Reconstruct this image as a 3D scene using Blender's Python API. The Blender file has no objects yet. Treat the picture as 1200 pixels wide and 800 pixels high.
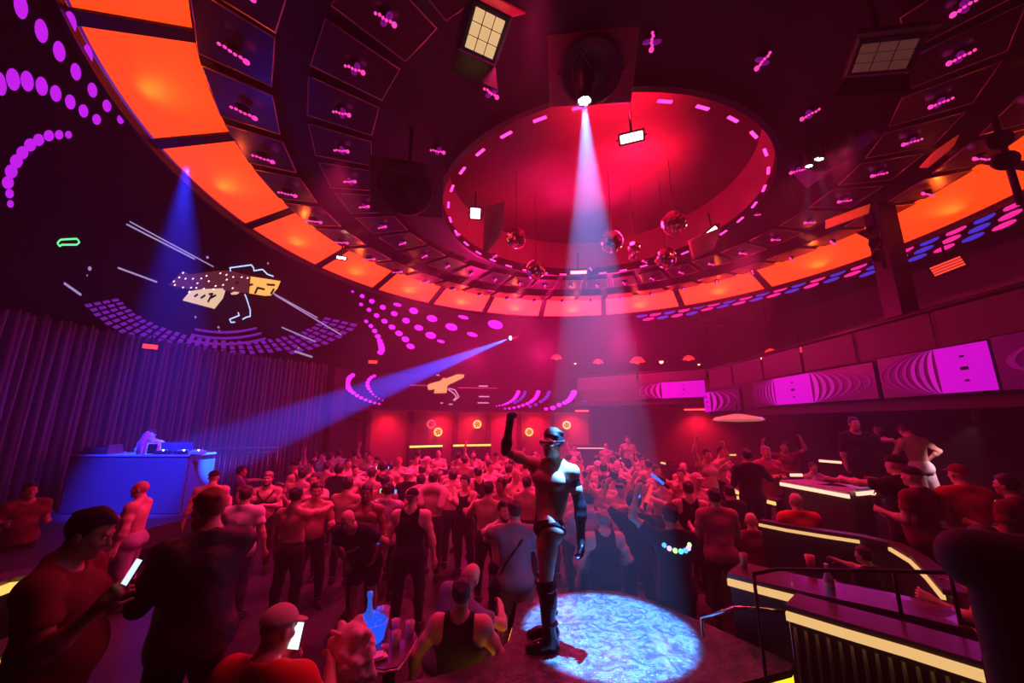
import bpy, math, random
import numpy as np
from mathutils import Vector, Matrix
random.seed(11)
SC = bpy.context.scene
COL = SC.collection
PI = math.pi
R = math.radians

# ------------------------------------------------------------------ camera maths (1200x800 frame)
CZ, PITCH, FPX = 2.65, R(12), 450.0
def ray(px, py):
    a, b = (px-600)/FPX, (400-py)/FPX
    return Vector((a, math.cos(PITCH)-b*math.sin(PITCH), math.sin(PITCH)+b*math.cos(PITCH)))
CAM = Vector((0, 0, CZ))
def at_y(px, py, Y):
    d = ray(px, py); return CAM + d*(Y/d.y)
def at_z(px, py, z):
    d = ray(px, py); return CAM + d*((z-CZ)/d.z)
def at_x(px, py, x):
    d = ray(px, py); return CAM + d*(x/d.x)
# the round hall: centre, ring radius, and the sloping LED soffit outside the ring
CX, CY = 1.95, 7.6
RING, RIN, ZRING, ZIN = 8.0, 7.0, 7.05, 7.43
SLOPE, RSOF = 0.42, 13.2
def zcone(r): return 7.0-(r-8.05)*SLOPE
def pol(r, deg, z): return Vector((CX+r*math.cos(R(deg)), CY+r*math.sin(R(deg)), z))
def at_cone(px, py):
    d = ray(px, py); lo, hi = 1.0, 40.0
    def f(t):
        p = CAM+d*t; return p.z-zcone(math.hypot(p.x-CX, p.y-CY))
    t, prev = 1.5, f(1.5)
    while t < 40:
        t2 = t+.1; v = f(t2)
        if prev < 0 <= v:
            lo, hi = t, t2
            for _ in range(30):
                m = (lo+hi)/2
                if f(m) < 0: lo = m
                else: hi = m
            return CAM+d*lo
        t, prev = t2, v
    return CAM+d*14

# ------------------------------------------------------------------ materials
MATS = {}
def mat(name, col, rough=.6, metal=0, emit=0, ecol=None, bump=0, bscale=40, vary=0, vscale=6, sample=True, spec=.5, trans=0, sheen=0, coat=0):
    if name in MATS: return MATS[name]
    m = bpy.data.materials.new(name); m.use_nodes = True
    nt = m.node_tree; b = nt.nodes['Principled BSDF']
    b.inputs['Base Color'].default_value = (*col, 1)
    b.inputs['Roughness'].default_value = rough
    b.inputs['Metallic'].default_value = metal
    b.inputs['Specular IOR Level'].default_value = spec
    b.inputs['Transmission Weight'].default_value = trans
    b.inputs['Sheen Weight'].default_value = sheen
    b.inputs['Coat Weight'].default_value = coat
    if emit:
        b.inputs['Emission Color'].default_value = (*(ecol or col), 1)
        b.inputs['Emission Strength'].default_value = emit
    if bump or vary:
        tc = nt.nodes.new('ShaderNodeTexCoord')
    if vary:
        n = nt.nodes.new('ShaderNodeTexNoise'); n.inputs['Scale'].default_value = vscale; n.inputs['Detail'].default_value = 5
        nt.links.new(tc.outputs['Object'], n.inputs['Vector'])
        r = nt.nodes.new('ShaderNodeValToRGB')
        r.color_ramp.elements[0].position = .3; r.color_ramp.elements[1].position = .7
        r.color_ramp.elements[0].color = (*[c*(1-vary) for c in col], 1)
        r.color_ramp.elements[1].color = (*[min(1, c*(1+vary)) for c in col], 1)
        nt.links.new(n.outputs['Fac'], r.inputs['Fac']); nt.links.new(r.outputs['Color'], b.inputs['Base Color'])
    if bump:
        n = nt.nodes.new('ShaderNodeTexNoise'); n.inputs['Scale'].default_value = bscale; n.inputs['Detail'].default_value = 4
        nt.links.new(tc.outputs['Object'], n.inputs['Vector'])
        bp = nt.nodes.new('ShaderNodeBump'); bp.inputs['Strength'].default_value = bump; bp.inputs['Distance'].default_value = .02
        nt.links.new(n.outputs['Fac'], bp.inputs['Height']); nt.links.new(bp.outputs['Normal'], b.inputs['Normal'])
    if not sample: m.cycles.emission_sampling = 'NONE'
    MATS[name] = m
    return m
def glow(name, col, strength, sample=False):
    return mat(name, tuple(c*.3 for c in col), .5, 0, strength, col, sample=sample)

# ------------------------------------------------------------------ objects
def tag(o, label=None, cat=None, group=None, kind=None):
    if label: o['label'] = label
    if cat: o['category'] = cat
    if group: o['group'] = group
    if kind: o['kind'] = kind
    return o
def empty(name, loc, label, cat, group=None, rz=0):
    o = bpy.data.objects.new(name, None); COL.objects.link(o)
    o.empty_display_size = .1
    o.location = loc; o.rotation_euler = (0, 0, rz)
    return tag(o, label, cat, group)
def copy_tree(o, parent=None):
    c = o.copy(); COL.objects.link(c); c.parent = parent
    for ch in o.children: copy_tree(ch, c)
    return c
def link(name, me, m, parent=None, loc=None):
    o = bpy.data.objects.new(name, me); COL.objects.link(o)
    if m: me.materials.append(m)
    o.parent = parent
    if loc is not None: o.location = loc
    return o

class MB:
    """collects shapes for one mesh"""
    def __init__(s): s.v, s.f, s.sm = [], [], []
    def add(s, vs, fs, smooth=False):
        b = len(s.v); s.v += [tuple(v) for v in vs]
        s.f += [tuple(b+i for i in f) for f in fs]; s.sm += [smooth]*len(fs); return s
    def box(s, c, size, M=None, bev=0):
        x, y, z = [d/2 for d in size]
        if bev:
            pts = []
            for zz, ins in ((-z, bev), (-z+bev, 0), (z-bev, 0), (z, bev)):
                xx, yy = x-ins, y-ins
                pts += [(-xx, -yy, zz), (xx, -yy, zz), (xx, yy, zz), (-xx, yy, zz)]
            fs = [(3, 2, 1, 0), (12, 13, 14, 15)]
            for k in range(3):
                for i in range(4):
                    j = (i+1) % 4
                    fs.append((4*k+i, 4*k+j, 4*k+4+j, 4*k+4+i))
        else:
            pts = [(-x, -y, -z), (x, -y, -z), (x, y, -z), (-x, y, -z), (-x, -y, z), (x, -y, z), (x, y, z), (-x, y, z)]
            fs = [(3, 2, 1, 0), (4, 5, 6, 7), (0, 1, 5, 4), (1, 2, 6, 5), (2, 3, 7, 6), (3, 0, 4, 7)]
        pts = [Vector(p) for p in pts]
        if M is not None: pts = [M @ p for p in pts]
        return s.add([p+Vector(c) for p in pts], fs)
    def tube(s, pts, r, n=8, closed=False):
        pts = [Vector(p) for p in pts]; rs = r if isinstance(r, (list, tuple)) else [r]*len(pts)
        N = len(pts); vs = []; up = None
        for i, p in enumerate(pts):
            if closed: t = pts[(i+1) % N]-pts[i-1]
            else: t = pts[min(i+1, N-1)]-pts[max(i-1, 0)]
            t.normalize()
            if up is None:
                up = Vector((0, 0, 1)) if abs(t.z) < .9 else Vector((1, 0, 0))
            a = t.cross(up).normalized(); b = a.cross(t).normalized(); up = b
            for k in range(n):
                an = 2*PI*k/n; vs.append(p+(a*math.cos(an)+b*math.sin(an))*rs[i])
        fs = []
        for i in range(N if closed else N-1):
            i2 = (i+1) % N
            for k in range(n):
                k2 = (k+1) % n; fs.append((i*n+k, i*n+k2, i2*n+k2, i2*n+k))
        s.add(vs, fs, True)
        if not closed:
            b = len(s.v)-len(vs)
            s.f += [tuple(b+k for k in range(n))[::-1], tuple(b+(N-1)*n+k for k in range(n))]; s.sm += [False]*2
        return s
    def lathe(s, prof, n=24, M=None, c=(0, 0, 0), smooth=True):
        vs, fs = [], []
        for r, z in prof:
            for k in range(n):
                an = 2*PI*k/n; vs.append(Vector((r*math.cos(an), r*math.sin(an), z)))
        m = len(prof)
        for i in range(m-1):
            for k in range(n):
                k2 = (k+1) % n; fs.append((i*n+k, i*n+k2, (i+1)*n+k2, (i+1)*n+k))
        if prof[0][0] > 1e-4: fs.append(tuple(range(n))[::-1])
        if prof[-1][0] > 1e-4: fs.append(tuple((m-1)*n+k for k in range(n)))
        if M is not None: vs = [M @ v for v in vs]
        return s.add([v+Vector(c) for v in vs], fs, smooth)
    def prism(s, poly, z0, z1):
        n = len(poly)
        vs = [(p[0], p[1], z0) for p in poly]+[(p[0], p[1], z1) for p in poly]
        a = sum(poly[i][0]*poly[(i+1) % n][1]-poly[(i+1) % n][0]*poly[i][1] for i in range(n))
        fs = [tuple(range(n))[::-1], tuple(range(n, 2*n))]+[(i, (i+1) % n, n+(i+1) % n, n+i) for i in range(n)]
        if a < 0: fs = [f[::-1] for f in fs]
        return s.add(vs, fs)
    def arcband(s, r0, z0, r1, z1, a0, a1, n=24, th=0.04, c=None):
        """band of a cone between two radii over an angle range, with thickness th (grown outward/up)"""
        cx, cy = c or (CX, CY); vs = []
        dr, dz = r1-r0, z1-z0; L = math.hypot(dr, dz); nr, nz = -dz/L*th, dr/L*th
        if nz < 0 or (abs(nz) < 1e-6 and nr < 0): nr, nz = -nr, -nz
        for i in range(n+1):
            a = R(a0+(a1-a0)*i/n); ca, sa = math.cos(a), math.sin(a)
            for r, z in ((r0, z0), (r1, z1), (r1+nr, z1+nz), (r0+nr, z0+nz)):
                vs.append((cx+r*ca, cy+r*sa, z))
        fs = []
        for i in range(n):
            b = 4*i
            for k in range(4):
                k2 = (k+1) % 4; fs.append((b+k, b+k2, b+4+k2, b+4+k))
        if abs(a1-a0) < 359.9: fs += [(0, 3, 2, 1), (4*n, 4*n+1, 4*n+2, 4*n+3)]
        return s.add(vs, fs)
    def sphere(s, c, r, n=12, m=8, M=None):
        prof = [(max(1e-5, math.sin(PI*i/m)), -math.cos(PI*i/m)) for i in range(m+1)]
        rr = r if isinstance(r, (tuple, list)) else (r, r, r)
        S = Matrix.Diagonal(Vector(rr))
        if M is not None: S = M @ S
        return s.lathe(prof, n, S, c)
    def plate(s, pts, nrm, th):
        """thin solid from an outline of 3-D points, thickness th along nrm"""
        n = len(pts); nrm = Vector(nrm).normalized()*th
        vs = [Vector(p) for p in pts]+[Vector(p)+nrm for p in pts]
        fs = [tuple(range(n)), tuple(range(n, 2*n))[::-1]]+[(i, n+i, n+(i+1) % n, (i+1) % n) for i in range(n)]
        return s.add(vs, fs)
    def build(s, name, m=None, parent=None, loc=None):
        me = bpy.data.meshes.new(name); me.from_pydata(s.v, [], s.f)
        me.polygons.foreach_set('use_smooth', s.sm); me.update()
        return link(name, me, m, parent, loc)
def aim(d, up=(0, 0, 1)):
    """rotation whose local Z looks along d"""
    z = Vector(d).normalized(); u = Vector(up)
    if abs(z.dot(u)) > .98: u = Vector((0, 1, 0))
    x = u.cross(z).normalized(); y = z.cross(x)
    return Matrix((x, y, z)).transposed()
def struct(o): o['kind'] = 'structure'; return o
# ------------------------------------------------------------------ smooth implicit surfaces (bodies, hair, clothes)
def sdf_mesh(prims, h, clips=(), name='body'):
    """prims: ('c',a,b,ra,rb,k) capsule, ('e',c,r,M,k) ellipsoid, ('-',prim) carve; clips: functions of (X,Y,Z) arrays, keep < 0"""
    lo, hi = np.full(3, 1e9), np.full(3, -1e9); bbs = []
    for p in prims:
        q = p[1] if p[0] == '-' else p
        if q[0] == 'c':
            a, b = np.array(q[1]), np.array(q[2]); r = max(q[3], q[4]); l, u = np.minimum(a, b)-r, np.maximum(a, b)+r
        else:
            r = max(q[2]) if q[3] is not None else np.array(q[2]); l, u = np.array(q[1])-r, np.array(q[1])+r
        bbs.append((l, u))
        if p[0] != '-': lo, hi = np.minimum(lo, l), np.maximum(hi, u)
    lo -= 3*h; n = np.ceil((hi+3*h-lo)/h).astype(int)+1
    D = np.full(n, .15, np.float32)
    ax = [(lo[i]+h*np.arange(n[i])).astype(np.float32) for i in range(3)]
    for p, (l, u) in zip(prims, bbs):
        neg = p[0] == '-'; q = p[1] if neg else p
        k = q[-1]; pad = k+2*h
        i0 = np.maximum(0, np.floor((l-pad-lo)/h).astype(int)); i1 = np.minimum(n, np.ceil((u+pad-lo)/h).astype(int)+1)
        if (i1 <= i0).any(): continue
        sl = tuple(slice(i0[i], i1[i]) for i in range(3))
        X = ax[0][sl[0]][:, None, None]; Y = ax[1][sl[1]][None, :, None]; Z = ax[2][sl[2]][None, None, :]
        if q[0] == 'c':
            a, b = np.array(q[1], np.float32), np.array(q[2], np.float32); ab = b-a; L = float(ab@ab)+1e-9
            px, py, pz = X-a[0], Y-a[1], Z-a[2]
            t = np.clip((px*ab[0]+py*ab[1]+pz*ab[2])/L, 0, 1)
            d = np.sqrt((px-t*ab[0])**2+(py-t*ab[1])**2+(pz-t*ab[2])**2)-(q[3]+(q[4]-q[3])*t)
        else:
            px, py, pz = X-q[1][0], Y-q[1][1], Z-q[1][2]
            if q[3] is not None:
                M = q[3]
                px, py, pz = (M[0][0]*px+M[1][0]*py+M[2][0]*pz, M[0][1]*px+M[1][1]*py+M[2][1]*pz, M[0][2]*px+M[1][2]*py+M[2][2]*pz)
            r = q[2]
            k0 = np.sqrt((px/r[0])**2+(py/r[1])**2+(pz/r[2])**2)
            k1 = np.sqrt((px/r[0]**2)**2+(py/r[1]**2)**2+(pz/r[2]**2)**2)+1e-6
            d = k0*(k0-1)/k1
        A = D[sl]
        if neg:
            hh = np.maximum(k-np.abs(A+d), 0)/k; D[sl] = np.maximum(A, -d)+hh*hh*k*.25
        else:
            hh = np.maximum(k-np.abs(A-d), 0)/k; D[sl] = np.minimum(A, d)-hh*hh*k*.25
    if clips:
        X, Y, Z = ax[0][:, None, None], ax[1][None, :, None], ax[2][None, None, :]
        for c in clips: D = np.maximum(D, c(X, Y, Z))
    # surface nets
    S = D < 0
    nx, ny, nz = D.shape
    cs = [(i, j, k) for i in (0, 1) for j in (0, 1) for k in (0, 1)]
    cnt = sum(S[i:nx-1+i, j:ny-1+j, k:nz-1+k].astype(np.int8) for i, j, k in cs)
    mask = (cnt > 0) & (cnt < 8)
    cells = np.argwhere(mask)
    idx = np.full(mask.shape, -1, np.int64); idx[mask] = np.arange(len(cells))
    acc = np.zeros((len(cells), 3)); num = np.zeros(len(cells))
    for a in cs:
        for axis in range(3):
            if a[axis]: continue
            b = list(a); b[axis] = 1
            da = D[cells[:, 0]+a[0], cells[:, 1]+a[1], cells[:, 2]+a[2]]; db = D[cells[:, 0]+b[0], cells[:, 1]+b[1], cells[:, 2]+b[2]]
            x = (da < 0) != (db < 0); t = np.where(x, da/np.where(x, da-db, 1), 0)
            pos = np.tile(np.array(a, float), (len(cells), 1)); pos[:, axis] += t
            acc[x] += pos[x]; num[x] += 1
    V = lo+h*(cells+acc/num[:, None])
    F = []
    e = S[:-1, 1:-1, 1:-1] != S[1:, 1:-1, 1:-1]; c = np.argwhere(e); i, j, k = c[:, 0], c[:, 1]+1, c[:, 2]+1
    q = np.stack([idx[i, j-1, k-1], idx[i, j, k-1], idx[i, j, k], idx[i, j-1, k]], 1); fl = ~S[i, j, k]; q[fl] = q[fl][:, ::-1]; F.append(q)
    e = S[1:-1, :-1, 1:-1] != S[1:-1, 1:, 1:-1]; c = np.argwhere(e); i, j, k = c[:, 0]+1, c[:, 1], c[:, 2]+1
    q = np.stack([idx[i-1, j, k-1], idx[i-1, j, k], idx[i, j, k], idx[i, j, k-1]], 1); fl = ~S[i, j, k]; q[fl] = q[fl][:, ::-1]; F.append(q)
    e = S[1:-1, 1:-1, :-1] != S[1:-1, 1:-1, 1:]; c = np.argwhere(e); i, j, k = c[:, 0]+1, c[:, 1]+1, c[:, 2]
    q = np.stack([idx[i-1, j-1, k], idx[i, j-1, k], idx[i, j, k], idx[i-1, j, k]], 1); fl = ~S[i, j, k]; q[fl] = q[fl][:, ::-1]; F.append(q)
    F = np.concatenate(F)
    me = bpy.data.meshes.new(name)
    me.vertices.add(len(V)); me.vertices.foreach_set('co', V.astype(np.float32).ravel())
    me.loops.add(4*len(F)); me.loops.foreach_set('vertex_index', F.ravel().astype(np.int32))
    me.polygons.add(len(F)); me.polygons.foreach_set('loop_start', np.arange(0, 4*len(F), 4, dtype=np.int32))
    me.polygons.foreach_set('use_smooth', np.ones(len(F), bool))
    me.update(calc_edges=True); me.validate()
    return me

def nrm(v):
    v = np.array(v, float); return v/(np.linalg.norm(v)+1e-9)
def basis(up, fwd_hint):
    """columns: side (person's left, +x), back (+y), up"""
    u = nrm(up); b = np.array(fwd_hint, float); b = nrm(b-u*(b@u)); s = np.cross(b, u)
    return np.stack([s, b, u], 1)

DEF_ARM = ((.22, .02, -1), (.08, -.18, -1), .5)
DEF_LEG = ((.05, -.02, -1), (.02, .05, -1))
class Body:
    """A figure standing at the origin and facing -Y. Directions of arms are in the chest's frame (x = outward), of legs in the pelvis' frame."""
    def __init__(s, H=1.76, bulk=1.0, belly=0.0, lean=(0, 0, 1), twist=0, neck=(0, 0), R_=DEF_ARM, L_=DEF_ARM, Rl=DEF_LEG, Ll=DEF_LEG, sit=None, h=.011, toe=8, fem=0):
        s.S = S = H/1.76; s.b = bulk; s.h = h; s.belly = belly
        s.P = {}; P = s.P
        J = {}
        for sg, lg in ((-1, Rl), (1, Ll)):
            hip = np.array((sg*.088*S, 0, -.03*S))
            th = nrm((sg*lg[0][0], lg[0][1], lg[0][2])); sh = nrm((sg*lg[1][0], lg[1][1], lg[1][2]))
            kn = hip+th*.42*S; an = kn+sh*.41*S
            J[sg] = [hip, kn, an]
        s.foot = {}
        low = min(J[-1][2][2], J[1][2][2])-.085*S
        pz = -low if sit is None else sit+.10*S
        s.pel = np.array((0, 0, pz))
        for sg in (-1, 1):
            J[sg] = [p+s.pel for p in J[sg]]
        s.J = J
        tw = R(twist)
        s.T = basis(lean, (-math.sin(tw), math.cos(tw), 0))
        s.Pb = np.eye(3)
        yaw, pit = R(neck[0]), R(neck[1])
        cy, sy, cp, sp = math.cos(yaw), math.sin(yaw), math.cos(pit), math.sin(pit)
        s.Hd = s.T @ np.array([[cy, -sy, 0], [sy, cy, 0], [0, 0, 1]]) @ np.array([[1, 0, 0], [0, cp, -sp], [0, sp, cp]])
        s.hc = s.t(0, .0, .545)+s.Hd @ np.array((0, -.012, .125))*S
        s.arm = {}
        for sg, ar in ((-1, R_), (1, L_)):
            ua = s.T @ nrm((sg*ar[0][0], ar[0][1], ar[0][2])); fa = s.T @ nrm((sg*ar[1][0], ar[1][1], ar[1][2]))
            sh = s.t(sg*.188*(.75+.25*bulk), .005, .445)+np.array((0, 0, max(0, ua[2])*.05*S))
            el = sh+ua*.285*S; wr = el+fa*.25*S
            s.arm[sg] = (sh, el, wr, ua, fa, ar[2], ar[3] if len(ar) > 3 else None)
        s.toe = toe
    def t(s, x, y, z): return s.pel+s.T @ np.array((x, y, z))*s.S
    def p(s, x, y, z): return s.pel+np.array((x, y, z))*s.S
    def hd(s, x, y, z): return s.hc+s.Hd @ np.array((x, y, z))*s.S
    # --- primitive lists
    def torso(s, g=0.0):
        S, b = s.S, s.b; M = s.T
        E = lambda c, r, k=.05, m=M, f=s.t: ('e', f(*c), tuple(x*S+g for x in r), m, k*S)
        o = [E((0, .005, .32), (.152*b, .108*b, .19)), E((0, 0, .14), (.135*b, .1*b, .17)),
             ('e', s.p(0, .008, 0), (.158*b*S+g, .105*b*S+g, .12*S+g), None, .05*S)]
        for sg in (-1, 1):
            o += [E((sg*.075*b, -.072*b, .355), (.088*b, .045, .066), .03), ('c', s.t(sg*.125*b, .03, .38), s.t(sg*.1*b, .025, .16), .055*S*b+g, .03*S+g, .06*S),
                  ('c', s.t(sg*.02, .035, .53), s.t(sg*.15*b, .02, .455), .045*S+g, .05*S*b+g, .05*S),
                  ('e', s.p(sg*.075*b, .055, -.05), (.088*b*S+g, .078*b*S+g, .09*S+g), None, .03*S)]
        if s.belly: o.append(E((0, -.05-.06*s.belly, .10), (.12*b+.03*s.belly, .07+.09*s.belly, .14+.03*s.belly), .08))
        return o
    def upper_arm(s, sg, g=0.0, to=1.0):
        S, b = s.S, s.b; sh, el = s.arm[sg][:2]; e2 = sh+(el-sh)*to
        rb = (.05+(.04-.05)*to)*S*b
        return [('e', sh, (.066*b*S+g,)*3, None, .04*S), ('c', sh, e2, .05*S*b+g, rb+g, .04*S),
                ('e', sh+(el-sh)*.52, (.05*b*S+g, .05*b*S+g, .055*S+g), None, .03*S)]
    def forearm(s, sg, g=0.0, fr=0.0, to=1.0):
        S, b = s.S, s.b; el, wr = s.arm[sg][1:3]
        a, c = el+(wr-el)*fr, el+(wr-el)*to
        return [('c', a, c, (.041*b-.012*fr)*S+g, (.041*b+(.027-.041*b)*to)*S+g, .02*S), ('e', el+(wr-el)*.28, (.045*b*S+g,)*3, None, .03*S)] if fr < .3 else [('c', a, c, .036*S+g, .027*S+g, .02*S)]
    def hand(s, sg, g=0.0):
        S = s.S; sh, el, wr, ua, fa, curl, hn = s.arm[sg]
        d = nrm(s.T @ np.array((sg*hn[0], hn[1], hn[2]))) if hn is not None else fa
        # palm normal faces the body's midline (or forward when the arm is raised)
        mid = s.t(0, -.25, .2)-wr; n = nrm(mid-d*(mid@d)); side = np.cross(d, n)*(1 if sg > 0 else -1)
        fwd = -s.T[:, 1]
        if side @ fwd < 0: side = -side
        rf = max(.0085*S, .8*s.h)+g; o = []
        k0 = wr+d*.085*S
        o.append(('c', wr, wr+d*.03*S, .027*S+g, .03*S+g, .02*S))
        for i in range(3): o.append(('c', wr+d*.03*S+side*(i-1)*.022*S, k0+side*(i-1)*.025*S, .018*S+g, .016*S+g, .015*S))
        for i, L in enumerate((.068, .078, .073, .058)):
            a = k0+side*(1.5-i)*.021*S; dd = d; ang = 0
            for j, fr in enumerate((.45, .32, .23)):
                ang += curl*(.55, .95, .7)[j]; dd = nrm(d*math.cos(ang)+n*math.sin(ang)+side*(1.5-i)*.06)
                bnd = a+dd*L*fr*S*1.05; o.append(('c', a, bnd, rf*(1.05-.1*j), rf*(.98-.1*j), .004*S)); a = bnd
        a = wr+d*.022*S+side*.022*S; td = nrm(d*.75+side*.7+n*(.25+.3*curl))
        m = a+td*.045*S; o.append(('c', a, m, rf*1.5, rf*1.15, .012*S))
        td = nrm(d*(.9-.2*curl)+side*.25+n*(.2+.6*curl)); o.append(('c', m, m+td*.05*S, rf*1.12, rf*.9, .005*S))
        return o
    def leg(s, sg, g=0.0, fr=0.0, to=1.0, calf=True):
        """thigh (0..1) and shin (1..2) from fr to to (in those units)"""
        S, b = s.S, s.b; hip, kn, an = s.J[sg]; o = []
        w = .7+.3*b
        if fr < 1:
            a, c = hip+(kn-hip)*fr, hip+(kn-hip)*min(1, to)
            o += [('c', a, c, (.088*w+(.056-.088*w)*fr)*S+g, (.088*w+(.056-.088*w)*min(1, to))*S+g, .04*S)]
            if fr < .35 and to > .6: o.append(('e', hip+(kn-hip)*.4+np.array((0, -.018*S, 0)), (.07*w*S+g, .072*w*S+g, .12*S+g), None, .04*S))
        if to > 1:
            f0 = max(0, fr-1); a, c = kn+(an-kn)*f0, kn+(an-kn)*(to-1)
            o += [('c', a, c, (.053-.018*f0)*S+g, (.053-.018*(to-1))*S+g, .03*S)]
            if f0 < .25 and to > 1.5:
                bk = np.array((0, .028, 0))*S; o.append(('e', kn+(an-kn)*.3+bk, (.048*w*S+g, .05*w*S+g, .11*S+g), None, .04*S))
        return o
    def footp(s, sg, g=0.0):
        S = s.S; kn, an = s.J[sg][1:3]; ty = R(s.toe)*sg
        f = np.array((math.sin(ty), -math.cos(ty), 0)); z = an[2]-.085*S
        b = lambda u, zz: np.array((an[0]+f[0]*u*S, an[1]+f[1]*u*S, z+zz*S))
        return [('c', an, b(-.01, .05), .036*S+g, .04*S+g, .03*S), ('c', b(-.035, .04), b(.1, .035), .036*S+g, .036*S+g, .03*S), ('c', b(.09, .033), b(.165, .026), .04*S+g, .026*S+g, .03*S)]
    def head(s, g=0.0):
        S = s.S; M = s.Hd
        E = lambda c, r, k=.02: ('e', s.hd(*c), tuple(x*S+g for x in r), M, k*S)
        o = [('c', s.t(0, .03, .47), s.hd(0, .02, -.06), .06*S*(.6+.4*s.b)+g, .055*S+g, .04*S),
             E((0, .012, .03), (.076, .096, .09)), E((0, -.026, -.045), (.058, .064, .066), .04), E((0, -.07, -.088), (.026, .022, .022), .03)]
        for sg in (-1, 1):
            o += [E((sg*.04, -.062, -.015), (.022, .022, .018), .02), E((sg*.079, .012, -.008), (.011, .021, .032), .008)]
        o += [('c', s.hd(-.036, -.08, .03), s.hd(.036, -.08, .03), .012*S, .012*S, .015*S)]
        for sg in (-1, 1): o.append(('-', E((sg*.03, -.094, .008), (.017, .013, .011), .01)))
        o += [('c', s.hd(0, -.086, .018), s.hd(0, -.108, -.022), .009*S, .013*S, .01*S), ('c', s.hd(-.013, -.094, -.024), s.hd(.013, -.094, -.024), .009*S, .009*S, .008*S),
              ('c', s.hd(-.02, -.085, -.056), s.hd(.02, -.085, -.056), .009*S, .009*S, .006*S)]
        return o
    # --- clip helpers
    def plane(s, pt, n):
        pt, n = np.array(pt), nrm(n); c = float(pt@n)
        return lambda X, Y, Z: (X*n[0]+Y*n[1]+Z*n[2]-c).astype(np.float32)
    def hole(s, c, r):
        return lambda X, Y, Z: (r-np.sqrt((X-c[0])**2+(Y-c[1])**2+(Z-c[2])**2)).astype(np.float32)
    def tube_hole(s, a, b, r):
        a, b = np.array(a), np.array(b); ab = b-a; L = ab@ab
        def f(X, Y, Z):
            t = ((X-a[0])*ab[0]+(Y-a[1])*ab[1]+(Z-a[2])*ab[2])/L
            return (r-np.sqrt((X-a[0]-t*ab[0])**2+(Y-a[1]-t*ab[1])**2+(Z-a[2]-t*ab[2])**2)).astype(np.float32)
        return f
    def wave(s, f, amp, fz=23.):
        """cloth folds: wobble on a clip or on the surface"""
        return lambda X, Y, Z: f(X, Y, Z)+amp*np.sin(fz*Z+9*X).astype(np.float32)
    # --- pieces
    def skin_mesh(s):
        o = s.torso()
        for sg in (-1, 1): o += s.upper_arm(sg)+s.forearm(sg)+s.hand(sg)+s.leg(sg, 0, 0, 2)+s.footp(sg)
        o += s.head()
        return sdf_mesh(o, s.h)
    def folds(s, pr, n, seed, amp=.008):
        """a few soft fold ridges laid over a garment"""
        rnd = random.Random(seed); out = []
        for _ in range(n):
            a = rnd.uniform(0, 2*PI); z = rnd.uniform(-.08, .38); r = (.135*s.b, .1*s.b+.05*s.belly*(math.sin(a) < 0))
            a2 = a+rnd.uniform(-.7, .7); z2 = z+rnd.uniform(-.12, .12)
            out.append(('c', s.t(r[0]*math.cos(a), r[1]*math.sin(a), z), s.t(r[0]*math.cos(a2), r[1]*math.sin(a2), z2), .018*s.S+amp, .014*s.S+amp, .03*s.S))
        return pr+out
    def tee(s, sleeve=.62, hem=-.13, g=.015, neck=.075, seed=1):
        o = s.folds(s.torso(g), 9, seed)
        o.append(('c', s.t(0, .005, .12), s.p(0, .006, hem-.1), .12*s.b*s.S+g, .125*s.b*s.S+g, .06*s.S))
        o.append(('e', s.p(0, .008, -.05), (.178*s.b*s.S+g, (.128*s.b)*s.S+g, .16*s.S), None, .06*s.S))
        for sg in (-1, 1):
            sh, el = s.arm[sg][:2]
            o += s.upper_arm(sg, g-.001, sleeve)
        cl = [s.plane(s.p(0, 0, hem), (0, 0, -1)), s.hole(s.t(0, -.015, .56), neck*1.35*s.S)]
        for sg in (-1, 1):
            if sleeve < .95:
                sh, el = s.arm[sg][:2]; d = el-sh; c = sh+d*sleeve; nn = nrm(d)
                cl.append(s._cut_near(c, nn, .092*s.b*s.S))
        return sdf_mesh(o, s.h, cl)
    def _cut_near(s, c, n, rad):
        """cut beyond a plane, but only close to the given point (a sleeve's cuff)"""
        cc = float(c@n)
        def f(X, Y, Z):
            d = X*n[0]+Y*n[1]+Z*n[2]-cc
            px, py, pz = X-c[0]-n[0]*d, Y-c[1]-n[1]*d, Z-c[2]-n[2]*d
            return np.where((px*px+py*py+pz*pz < rad*rad) & (d < .2), d, -1).astype(np.float32)
        return f
    def tank(s, hem=-.13, g=.013, seed=2, strap=.105, scoop=.115):
        o = s.folds(s.torso(g), 8, seed)
        o.append(('e', s.p(0, .008, -.05), (.176*s.b*s.S+g, .126*s.b*s.S+g, .15*s.S), None, .06*s.S))
        T, t0 = s.T, s.t(0, 0, 0)
        def arms(X, Y, Z):
            x = (X-t0[0])*T[0, 0]+(Y-t0[1])*T[1, 0]+(Z-t0[2])*T[2, 0]; z = ((X-t0[0])*T[0, 2]+(Y-t0[1])*T[1, 2]+(Z-t0[2])*T[2, 2])/s.S
            lim = np.where(z > .26, strap+np.clip((.40-z)/.14, 0, 1)**2*.12, 1)*s.S*s.b
            return (np.abs(x)-lim).astype(np.float32)
        cl = [s.plane(s.p(0, 0, hem), (0, 0, -1)), s.hole(s.t(0, -.06, .55), scoop*s.S*1.1), s.hole(s.t(0, .05, .56), scoop*.75*s.S), arms]
        return sdf_mesh(o, s.h, cl)
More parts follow.
